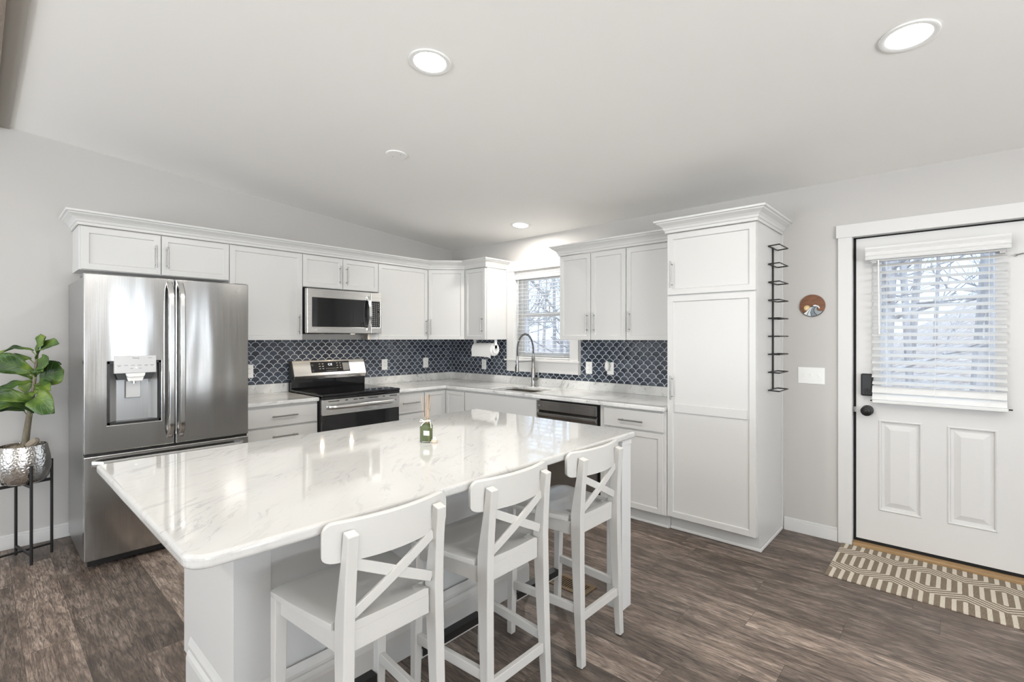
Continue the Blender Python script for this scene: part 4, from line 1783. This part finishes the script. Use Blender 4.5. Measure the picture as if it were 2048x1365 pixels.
def recessed(label, x, y, power, group=None, seen=True):
    t = thing('recessed_light', label, 'ceiling light', (x, y, ceil_z(y)), 0, group)
    sgn = -1 if y > RIDGE else 1
    t.rotation_euler = (sgn * tilt, 0, 0)
    m = MB()
    m.lathe([(.098, -.0006), (.097, -.006), (.092, -.008), (.074, -.003), (.074, -.0006)], n=40)
    m.done('trim_ring', M['white'], t, smooth=True)
    m = MB()
    m.lathe([(.0735, -.0042), (.0735, -.0010)], n=36)
    m.done('lens', M['lens'], t)
    area('lamp', (0, 0, -.012), (0, 0, 0), .14, .14, power, (1, .955, .89), 'DISK', t, 178)
    return t


recessed('recessed ceiling light above the island, left of the two large ones', 2.820, -2.557, 21)
recessed('recessed ceiling light nearest the door, at the upper right', 4.494, -1.490, 7)
recessed('small-looking recessed ceiling light in front of the kitchen window', 1.466, -.378, 12)
for x, y in ((5.35, -2.95), (2.7, -5.3), (5.35, -5.3)):
    recessed('recessed ceiling light in the living area behind the viewpoint', x, y, 9 if (y > -4 and x > 4) else 14, 'recessed lights of the living area')
t = thing('ceiling_cover_plate', 'round blank white cover plate on the sloped ceiling', 'cover plate', (1.822, -2.057, ceil_z(-2.057)))
t.rotation_euler = (-tilt, 0, 0)
m = MB()
m.lathe([(.072, -.0006), (.071, -.006), (.066, -.008), (0, -.008)], n=36)
m.done('plate', M['ceiling'], t)
for q in (-.035, .035):
    m = MB()
    m.lathe([(.004, -.0095), (.004, -.008)], (q, q * .2, 0), 10)
    m.done('screw', M['lgrey'], t)

# ------------------------------------------------------------------ island
IX0, IX1, IY0, IY1 = 2.165, 3.384, -3.668, -1.632
IT = .905
t = thing('kitchen_island', 'white kitchen island with bowed white marble top and overhang for stools', 'island', (2.75, -2.65, 0))
off = Vector((-2.75, -2.65 * -1, 0))


def rc(cx_, cy_, r_, a0, a1, n=7):
    return [(cx_ + r_ * math.cos(math.radians(a0 + (a1 - a0) * k / n)), cy_ + r_ * math.sin(math.radians(a0 + (a1 - a0) * k / n))) for k in range(n + 1)]


outl = rc(IX0 + .012, IY0 + .012, .012, 180, 270, 4) + rc(IX1 - .055, IY0 + .055, .055, 270, 360, 8)
n_ = 24
for k in range(1, n_):
    f = k / n_
    outl.append((IX1 + .014 * math.sin(PI * f) ** .8, IY0 + .055 + (IY1 - IY0 - .08) * f))
outl += rc(IX1 - .025, IY1 - .025, .025, 0, 90, 5) + rc(IX0 + .012, IY1 - .012, .012, 90, 180, 4)
m = MB()
m.prism(outl, lambda u, v, w_: (u - 2.75, v + 2.65, w_), IT - .034, IT)
m.done('countertop', M['marble_isl'], t, bevel=.011, seg=4, ang=50)
BX0, BX1, BY0, BY1 = 2.270, 2.838, -3.402, -1.905
m = MB()
m.box(BX0 + .022 - 2.75, BX1 - .012 - 2.75, BY0 + .012 + 2.65, BY1 - .012 + 2.65, .105, IT - .0345)
m.box(BX0 + .085 - 2.75, BX1 - .012 - 2.75, BY0 + .012 + 2.65, BY1 - .012 + 2.65, .0, .105)
m.done('body', M['isl'], t)
for a in (BY0, BY1 - .012):
    m = MB()
    prof = [(BX0 + .002, .105), (BX0 + .075, .105), (BX0 + .075, 0), (BX1, 0), (BX1, IT - .0345), (BX0 + .002, IT - .0345)]
    m.prism(prof, lambda u, v, w_: (u - 2.75, w_ + 2.65, v), a, a + .0118)
    m.done('end_panel', M['cab'], t, bevel=.001)
m = MB()
m.box(BX1 - .012 - 2.75, BX1 + .006 - 2.75, BY0 + .0002 + 2.65, BY0 + .122 + 2.65, 0, IT - .0345)
m.done('pilaster', M['isl'], t, bevel=.001)
m = MB()
m.box(BX1 - .012 - 2.75, BX1 - 2.75, BY1 - .105 + 2.65, BY1 - .0002 + 2.65, 0, IT - .0345)
m.done('pilaster', M['isl'], t, bevel=.001)
# base moulding round end and front
BM = [(.0, .001), (.016, .001), (.016, .120), (.013, .135), (.006, .150), (.009, .158), (.009, .170), (.004, .186), (.0, .200)]
m = MB()
pth = [(BX0 + .09 - 2.75, BY0 + 2.65), (BX1 + .006 - 2.75, BY0 + 2.65), (BX1 + .006 - 2.75, BY1 + 2.65), (BX0 + .09 - 2.75, BY1 + 2.65)]
sweep(m, pth, BM)
m.done('base_moulding', M['cab'], t, bevel=.001)
# doors of the working side
for k in range(3):
    a = BY0 + .02 + k * (BY1 - BY0 - .04) / 3
    b = a + (BY1 - BY0 - .04) / 3 - .006
    m = MB()
    m.panel(a + 2.65, b + 2.65, .115, IT - .05, 0, .02, .055)
    dr = m.done('door', M['cab'], t, bevel=.0016, loc=(BX0 - 2.75, 0, 0))
    dr.rotation_euler = (0, 0, -PI / 2)
    dr.location = (BX0 + .0 - 2.75, 0, 0)
    # turned to face -X: local x maps to -y
    dr.data.transform(Matrix.Scale(-1, 4, (1, 0, 0)))
    dr.data.flip_normals()
m = MB()
m.box(3.282 - 2.75, 3.372 - 2.75, -1.762 + 2.65, -1.672 + 2.65, 0, IT - .060)
lg = m.done('leg', M['isl'], t, bevel=.002)
m = MB()
m.box(3.280 - 2.75, 3.374 - 2.75, -1.764 + 2.65, -1.670 + 2.65, IT - .0598, IT - .0346)
m.done('leg_cap', M['cab'], lg)

# reed diffuser on the island
t = thing('reed_diffuser', 'green glass reed diffuser bottle with tan reeds standing on the island', 'diffuser', (2.778, -2.545, IT), math.radians(24))
bw, bh = .0275, .098


def rsec(hw, z, k=.75, c=.006):
    hd = hw * k
    return [(-hw + c, -hd, z), (hw - c, -hd, z), (hw, -hd + c, z), (hw, hd - c, z), (hw - c, hd, z), (-hw + c, hd, z), (-hw, hd - c, z), (-hw, -hd + c, z)]


m = MB()
m.loft([rsec(bw - .002, .0005), rsec(bw, .004), rsec(bw, .070), rsec(bw * .9, .080), rsec(bw * .5, .093, .9, .003), rsec(bw * .38, .097, .95, .002), rsec(bw * .38, .112, .95, .002)])
m.done('bottle', M['bottle'], t, bevel=.001)
m = MB()
m.loft([rsec(bw - .004, .006), rsec(bw - .0035, .066), rsec(bw - .0065, .076), rsec(bw * .55, .086, .85, .003)])
m.done('scented_oil', M['liquid'], t)
m = MB()
m.box(-.004, bw - .001, -bw * .75 - .0008, -bw * .75 - .0002, .034, .056)
m.done('paper_label', M['label'], t)
for dx, dy, dx2, dy2, h_ in ((-.003, 0, -.030, .006, .212), (0, .002, .006, .006, .226), (.003, -.002, .010, -.004, .222), (.002, .003, .014, .010, .216), (.0, -.003, .003, -.012, .220)):
    m = MB()
    m.tube([(dx, dy, .03), (dx2, dy2, h_)], .0018 if dx2 > 0 else .0009, 6)
    m.done('reed', M['reed'], t)
m = MB()
m.tube([(-.013, -.012, .099), (0, -.015, .100), (.013, -.012, .099), (.014, .010, .100), (-.013, .010, .100), (-.013, -.012, .099)], .0025, 6)
m.tube([(.0, -.015, .100), (-.018, -.022, .108), (-.026, -.020, .098), (-.004, -.016, .098)], .0022, 6)
m.tube([(.0, -.015, .100), (.018, -.022, .108), (.028, -.018, .100), (.032, -.018, .088), (.034, -.018, .070)], .0022, 6)
m.tube([(.0, -.015, .098), (-.012, -.022, .085), (-.016, -.022, .078)], .0022, 6)
m.done('ribbon', M['ribbon'], t)
t = thing('bottle_stopper', 'small round pale wooden stopper lying beside the green diffuser bottle', 'stopper', (2.822, -2.532, IT))
m = MB()
m.lathe([(.014, .0004), (.0155, .002), (.0155, .012), (.014, .014)], n=18)
m.done('cap', M['cork'], t, smooth=True)
m = MB()
m.lathe([(.0085, .0142), (.0075, .024), (.006, .027)], n=14)
m.done('plug', M['label'], t, smooth=True)

# ------------------------------------------------------------------ bar stools
def make_stool(label):
    t = thing('bar_stool', label, 'bar stool', (0, 0, 0), 0, 'white cross-back bar stools at the island')
    SH = .632
    # seat
    m = MB()
    rows = [(-.198, .185), (-.192, .197), (-.18, .203), (-.14, .204), (-.05, .194), (.05, .180), (.128, .168), (.1295, .130), (.165, .130), (.172, .129)]
    n = 16
    top, bot = [], []
    for x, hw in rows:
        a, b = [], []
        for k in range(n + 1):
            u = -1 + 2 * k / n
            dip = .010 * (1 - u * u) * max(0, 1 - ((x - .02) / .19) ** 2)
            edge = .007 if abs(u) > .99 else 0
            fr_ = .012 * max(0, (-x - .16) / .038)
            z = SH - dip - edge - fr_
            a.append(m.bm.verts.new((x, u * hw, z)))
            b.append(m.bm.verts.new((x, u * hw * .995, SH - .026 - (fr_ * .2))))
        top.append(a)
        bot.append(b)
    for A, q in ((top, 1), (bot, 0)):
        for i in range(len(rows) - 1):
            for k in range(n):
                f = (A[i][k], A[i + 1][k], A[i + 1][k + 1], A[i][k + 1])
                m.bm.faces.new(f if q else f[::-1])
    for i in range(len(rows) - 1):
        for k in (0, n):
            m.bm.faces.new((top[i][k], top[i + 1][k], bot[i + 1][k], bot[i][k]))
    for i in (0, len(rows) - 1):
        for k in range(n):
            m.bm.faces.new((top[i][k], top[i][k + 1], bot[i][k + 1], bot[i][k]))
    m.done('seat', M['stool'], t, bevel=.004, seg=3, ang=50, smooth=True)
    # aprons
    m = MB()
    m.box(.150, .170, -.132, .132, .548, .6055)
    m.box(-.186, -.168, -.165, .165, .548, .6055)
    for s_ in (-1, 1):
        m.bar((-.168, s_ * .176, .577), (.150, s_ * .150, .577), .018, .057)
    m.done('apron', M['stool'], t, bevel=.002)
    # back legs with posts
    for s_ in (-1, 1):
        m = MB()
        secs = []
        for z, cx_, hd, cy_ in ((.006, .196, .014, .158), (.20, .186, .018, .156), (.45, .176, .023, .153), (.58, .172, .026, .151), (.64, .172, .026, .150), (.72, .180, .021, .149), (.80, .190, .0165, .148), (.884, .2005, .0145, .147)):
            hw = .0165
            tz = .004 if z > .88 else 0
            secs.append([(cx_ - hd, s_ * cy_ - hw, z + tz), (cx_ + hd, s_ * cy_ - hw, z - tz), (cx_ + hd, s_ * cy_ + hw, z - tz), (cx_ - hd, s_ * cy_ + hw, z + tz)])
        m.loft(secs)
        lg = m.done('leg', M['stool'], t, bevel=.003)
        m = MB()
        m.lathe([(.010, .0004), (.012, .006)], (.196, s_ * .158, 0), 10)
        m.done('foot_pad', M['rubber'], lg)
    # front legs
    for s_ in (-1, 1):
        m = MB()
        secs = []
        for z, cx_, h_ in ((.006, -.186, .0145), (.25, -.180, .0165), (.50, -.174, .0185), (.606, -.172, .019)):
            cy_ = .180 - (.0 if z > .5 else .0)
            secs.append([(cx_ - h_, s_ * cy_ - h_, z), (cx_ + h_, s_ * cy_ - h_, z), (cx_ + h_, s_ * cy_ + h_, z), (cx_ - h_, s_ * cy_ + h_, z)])
        m.loft(secs)
        lg = m.done('leg', M['stool'], t, bevel=.003)
        m = MB()
        m.lathe([(.010, .0004), (.012, .006)], (-.186, s_ * .180, 0), 10)
        m.done('foot_pad', M['rubber'], lg)
    # stretchers
    for s_ in (-1, 1):
        m = MB()
        m.bar((-.164, s_ * .180, .240), (.168, s_ * .1555, .240), .019, .036)
        m.done('stretcher', M['stool'], t, bevel=.002)
    m = MB()
    m.bar((.186, -.1395, .205), (.186, .1395, .205), .019, .036)
    m.done('stretcher', M['stool'], t, bevel=.002)
    m = MB()
    m.bar((-.182, -.164, .165), (-.182, .164, .165), .020, .040)
    fs = m.done('footrest', M['stool'], t, bevel=.002)
    m = MB()
    m.box(-.202, -.164, -.160, .160, .1855, .1895)
    m.box(-.166, -.164, -.160, .160, .158, .1855)
    m.done('footrest_guard', M['blackmetal'], fs)
    # curved top slat
    m = MB()
    secs = []
    n = 36
    for k in range(n + 1):
        u = math.sin((-1 + 2 * k / n) * PI / 2)
        y = u * .206
        x = .189 - .038 * u * u
        e = max(0, (abs(u) - .86) / .14)
        rnd_ = 1 - math.sqrt(max(0, 1 - e * e))
        zt = .912 - .030 * rnd_
        zb = .797 + .008 * u * u + .018 * rnd_
        nx = Vector((1, (.076 * u) / .212, 0)).normalized()
        th_ = .0088
        c = Vector((x, y, 0))
        pin = [c - nx * th_, c - nx * th_ * .4, c + nx * th_ * .4, c + nx * th_]
        secs.append([(pin[0].x, pin[0].y, zb + .002), (pin[0].x, pin[0].y, zt - .005), (pin[1].x, pin[1].y, zt), (pin[2].x, pin[2].y, zt), (pin[3].x, pin[3].y, zt - .005), (pin[3].x, pin[3].y, zb + .002), (pin[2].x, pin[2].y, zb), (pin[1].x, pin[1].y, zb)])
    m.loft(secs)
    m.done('top_slat', M['stool'], t, smooth=True)
    # crossed splats
    for s_, dx in ((1, .0), (-1, .0065)):
        m = MB()
        n = 10
        secs = []
        for k in range(n + 1):
            f = k / n
            y = s_ * (-.134 + .268 * f)
            z = .795 - (.795 - .664) * f if s_ > 0 else .800 - (.800 - .660) * f
            x = .182 + .006 * math.sin(PI * f) + dx - .004
            sv = Vector((0, s_ * .268, -.132)).normalized()
            up = Vector((0, sv.z * -1, sv.y)) * (1 if s_ > 0 else -1)
            c = Vector((x, y, z))
            hw, th_ = .015, .0045
            secs.append([c + up * hw + Vector((th_, 0, 0)), c + up * hw - Vector((th_, 0, 0)), c - up * hw - Vector((th_, 0, 0)), c - up * hw + Vector((th_, 0, 0))])
        m.loft(secs)
        m.done('cross_splat', M['stool'], t, bevel=.0015)
    return t


st1 = make_stool('white wooden cross-back bar stool at the near left end of the island')
st1.location = (3.261, -3.172, 0)
for (x, y, a, lb) in ((3.266, -2.652, 0, 'white wooden cross-back bar stool in the middle of the three at the island'),
                      (3.264, -2.098, 0, 'white wooden cross-back bar stool farthest along the island, beside its square leg')):
    c = copy_tree(st1)
    c.location = (x, y, 0)
    c.rotation_euler.z = math.radians(a)
    c['label'] = lb

# ------------------------------------------------------------------ rug, vent
m = MB()
N = 40
RXa, RXb, RYa, RYb = 4.058, 5.02, -.618, -.026
xs = [RXa + (RXb - RXa) * i / N for i in range(N + 1)]
m.grid(xs, [RYa, RYa + .01, RYb - .01, RYb], lambda i, j: True, .0006, .0085, lambda u, v, w_: (u, v, w_))
rug = m.done('door_mat', M['rug'], bevel=.002)
tag(rug, 'tan woven door mat with cream hexagon pattern in front of the door', 'rug')

t = thing('floor_register', 'brown metal floor vent register beside the far end of the island', 'vent', (2.985, -1.715, 0))
m = MB()
m.grid([-.165, -.14, .14, .165], [-.07, -.045, .045, .07], lambda i, j: not (i == 1 and j == 1), .0006, .006, lambda u, v, w_: (u, v, w_))
m.done('frame', M['tanreg'], t, bevel=.002)
m = MB()
for k in range(20):
    x = -.134 + k * .0141
    m.box(x - .0028, x + .0028, -.045, .045, .001, .0045)
m.done('louvres', M['tanreg'], t)
m = MB()
m.box(-.14, .14, -.045, .045, .0003, .0009)
m.done('duct_opening', M['dark'], t)

# ------------------------------------------------------------------ plant on its stand
PX, PY = .300, -3.780
t = thing('plant_stand', 'black metal plant stand with four thin legs beside the refrigerator', 'stand', (PX, PY, 0), math.radians(12))
R_ = .135
for k in range(4):
    a = PI / 2 * k
    m = MB()
    m.tube([(R_ * math.cos(a), R_ * math.sin(a), .0005), (R_ * math.cos(a), R_ * math.sin(a), .610)], .0078, 10)
    m.done('leg', M['blackmetal'], t, smooth=True)
for nm, z, h_ in (('upper_crossbar', .480, .018), ('lower_crossbar', .060, .012)):
    for k in range(2):
        m = MB()
        a = PI / 2 * k
        c, s_ = math.cos(a) * (R_ - .005), math.sin(a) * (R_ - .005)
        m.bar((-c, -s_, z - k * .0005), (c, s_, z - k * .0005), .012, h_)
        m.done(nm, M['blackmetal'], t)
t = thing('planter', 'hammered silver metal planter standing on the black plant stand', 'planter', (PX, PY, .4895))
m = MB()
m.lathe([(.0, .0), (.085, .0), (.105, .010), (.118, .032), (.127, .075), (.130, .110), (.126, .160), (.117, .205), (.112, .235), (.109, .236), (.109, .215), (.112, .2), (.0, .185)], n=48)
m.done('pot', M['hammer'], t, smooth=True)
t = thing('fiddle_leaf_fig', 'leafy artificial fiddle leaf fig growing from the hammered silver planter', 'plant', (PX, PY, .676))
RV = Vector((.739, .673, 0))      # sideways across the room
TV = Vector((.673, -.739, 0))     # out into the room


def sp(a_, b_, c_=0.0):
    return RV * a_ + TV * c_ + Vector((0, 0, b_))


m = MB()
m.tube([sp(.004, 0), sp(.012, .063), sp(.022, .14), sp(.033, .213), sp(.055, .32), sp(.060, .38), sp(.074, .50), sp(.085, .60), sp(.088, .64)], [.020, .019, .017, .0155, .012, .011, .009, .007, .004], 10)
m.done('stem', M['bark'], t, smooth=True)
rl_ = random.Random(12)
m = MB()
uvl = m.bm.loops.layers.uv.new('leaf')
# base (side, height), tip (side, height), half width, tip lean into the room, cupping, face tilt, arch
LV = [((.085, .625), (.190, .727), .046, .05, .25, .45, .10), ((.082, .585), (.286, .682), .046, .07, .35, .75, .16), ((.065, .640), (-.14, .590), .034, .05, .3, 1.15, .18),
      ((.080, .495), (-.062, .592), .064, .12, .18, .30, .08), ((.095, .515), (.272, .572), .052, .12, .25, .40, .12), ((.080, .475), (.266, .520), .036, .15, .4, .85, .14),
      ((.100, .440), (.272, .520), .080, .02, .15, .15, .10), ((.060, .460), (-.146, .558), .040, .15, .35, .70, .16), ((.050, .590), (-.146, .532), .050, -.02, .3, .55, .12),
      ((.065, .445), (-.034, .392), .030, .12, .25, .50, .12), ((.080, .420), (.296, .402), .034, .14, .4, .95, .10), ((.092, .400), (.110, .355), .028, .06, .2, .4, .05),
      ((.090, .310), (-.060, .382), .044, .16, .3, .45, .12), ((.090, .290), (.288, .262), .064, .10, .4, .55, .46), ((.045, .312), (-.146, .358), .040, .10, .4, .75, .14),
      ((.050, .308), (-.146, .275), .050, .06, .3, .50, .12), ((.068, .250), (-.146, .185), .050, .12, .4, .75, .42), ((.010, .262), (-.150, .312), .048, .0, .3, .45, .10),
      ((.04, .46), (.10, .56), .055, -.14, .3, .5, .1), ((.03, .36), (-.10, .44), .05, -.14, .3, .5, .1)]


def leaf2(m, a, b, hw, lean, cup, tilt_, arch):
    nl, nw = 14, 6
    A = RV * a[0] + Vector((0, 0, a[1]))
    B = RV * b[0] + Vector((0, 0, b[1])) + TV * lean
    d = (B - A)
    Ln = d.length
    d.normalize()
    face = (TV * math.cos(tilt_) + Vector((0, 0, 1)) * math.sin(tilt_))
    side = d.cross(face).normalized()
    nrm = side.cross(d).normalized()
    ph = rl_.uniform(0, 6)
    rows = []
    for i in range(nl + 1):
        f = i / nl
        if f < .3:
            w = .10 + .50 * (f / .3)
        elif f < .7:
            w = .60 + .40 * math.sin((f - .3) / .4 * PI / 2)
        else:
            w = math.sqrt(max(.004, 1 - ((f - .7) / .302) ** 2.3))
        c = A + d * (Ln * f) + (nrm * .5 + Vector((0, 0, .5))) * (arch * Ln * math.sin(PI * f ** .9))
        rows.append([m.bm.verts.new(c + side * (u * hw * w) + nrm * (cup * hw * abs(u) ** 1.5 * w + .006 * math.sin(f * 15 + ph + 3 * u) * abs(u)))
                     for u in [-1 + 2 * j / nw for j in range(nw + 1)]])
    for i in range(nl):
        for j in range(nw):
            fc = m.bm.faces.new((rows[i][j], rows[i + 1][j], rows[i + 1][j + 1], rows[i][j + 1]))
            for lp, (ii, jj) in zip(fc.loops, ((i, j), (i + 1, j), (i + 1, j + 1), (i, j + 1))):
                lp[uvl].uv = (-1 + 2 * jj / nw, ii / nl)
    hb_ = max(.16, a[1] - .035)
    stem_pt = sp(.012 + (hb_ - .06) * .13, hb_)
    m.tube([stem_pt, (stem_pt + A) / 2 + Vector((0, 0, -.006)), A + d * .01], .0028, 5, False)


for q in LV:
    leaf2(m, *q)
fo = m.done('foliage', M['leaf'], t, smooth=True)
sd = fo.modifiers.new('thickness', 'SOLIDIFY')
sd.thickness = .0012
t = thing('burlap_filler', 'pale brown fabric filler around the stem in the silver planter', 'filler', (PX, PY, .6765))
m = MB()
secs = []
for r_, z in ((.100, .0), (.098, .020), (.075, .034), (.04, .040), (.020, .040)):
    secs.append([(r_ * math.cos(2 * PI * k / 24), r_ * math.sin(2 * PI * k / 24), z + .010 * math.sin(k * 1.9 + r_ * 60) * (1 if z > 0 else 0)) for k in range(24)])
m.loft(secs)
m.done('cloth', M['moss'], t, smooth=True)
m = MB()
m.tube([(.03, .02, .045), (.06, .045, .068), (.075, .058, .082), (.078, .062, .084)], [.018, .024, .016, .006], 8)
m.done('gathered_end', M['moss'], t, smooth=True)
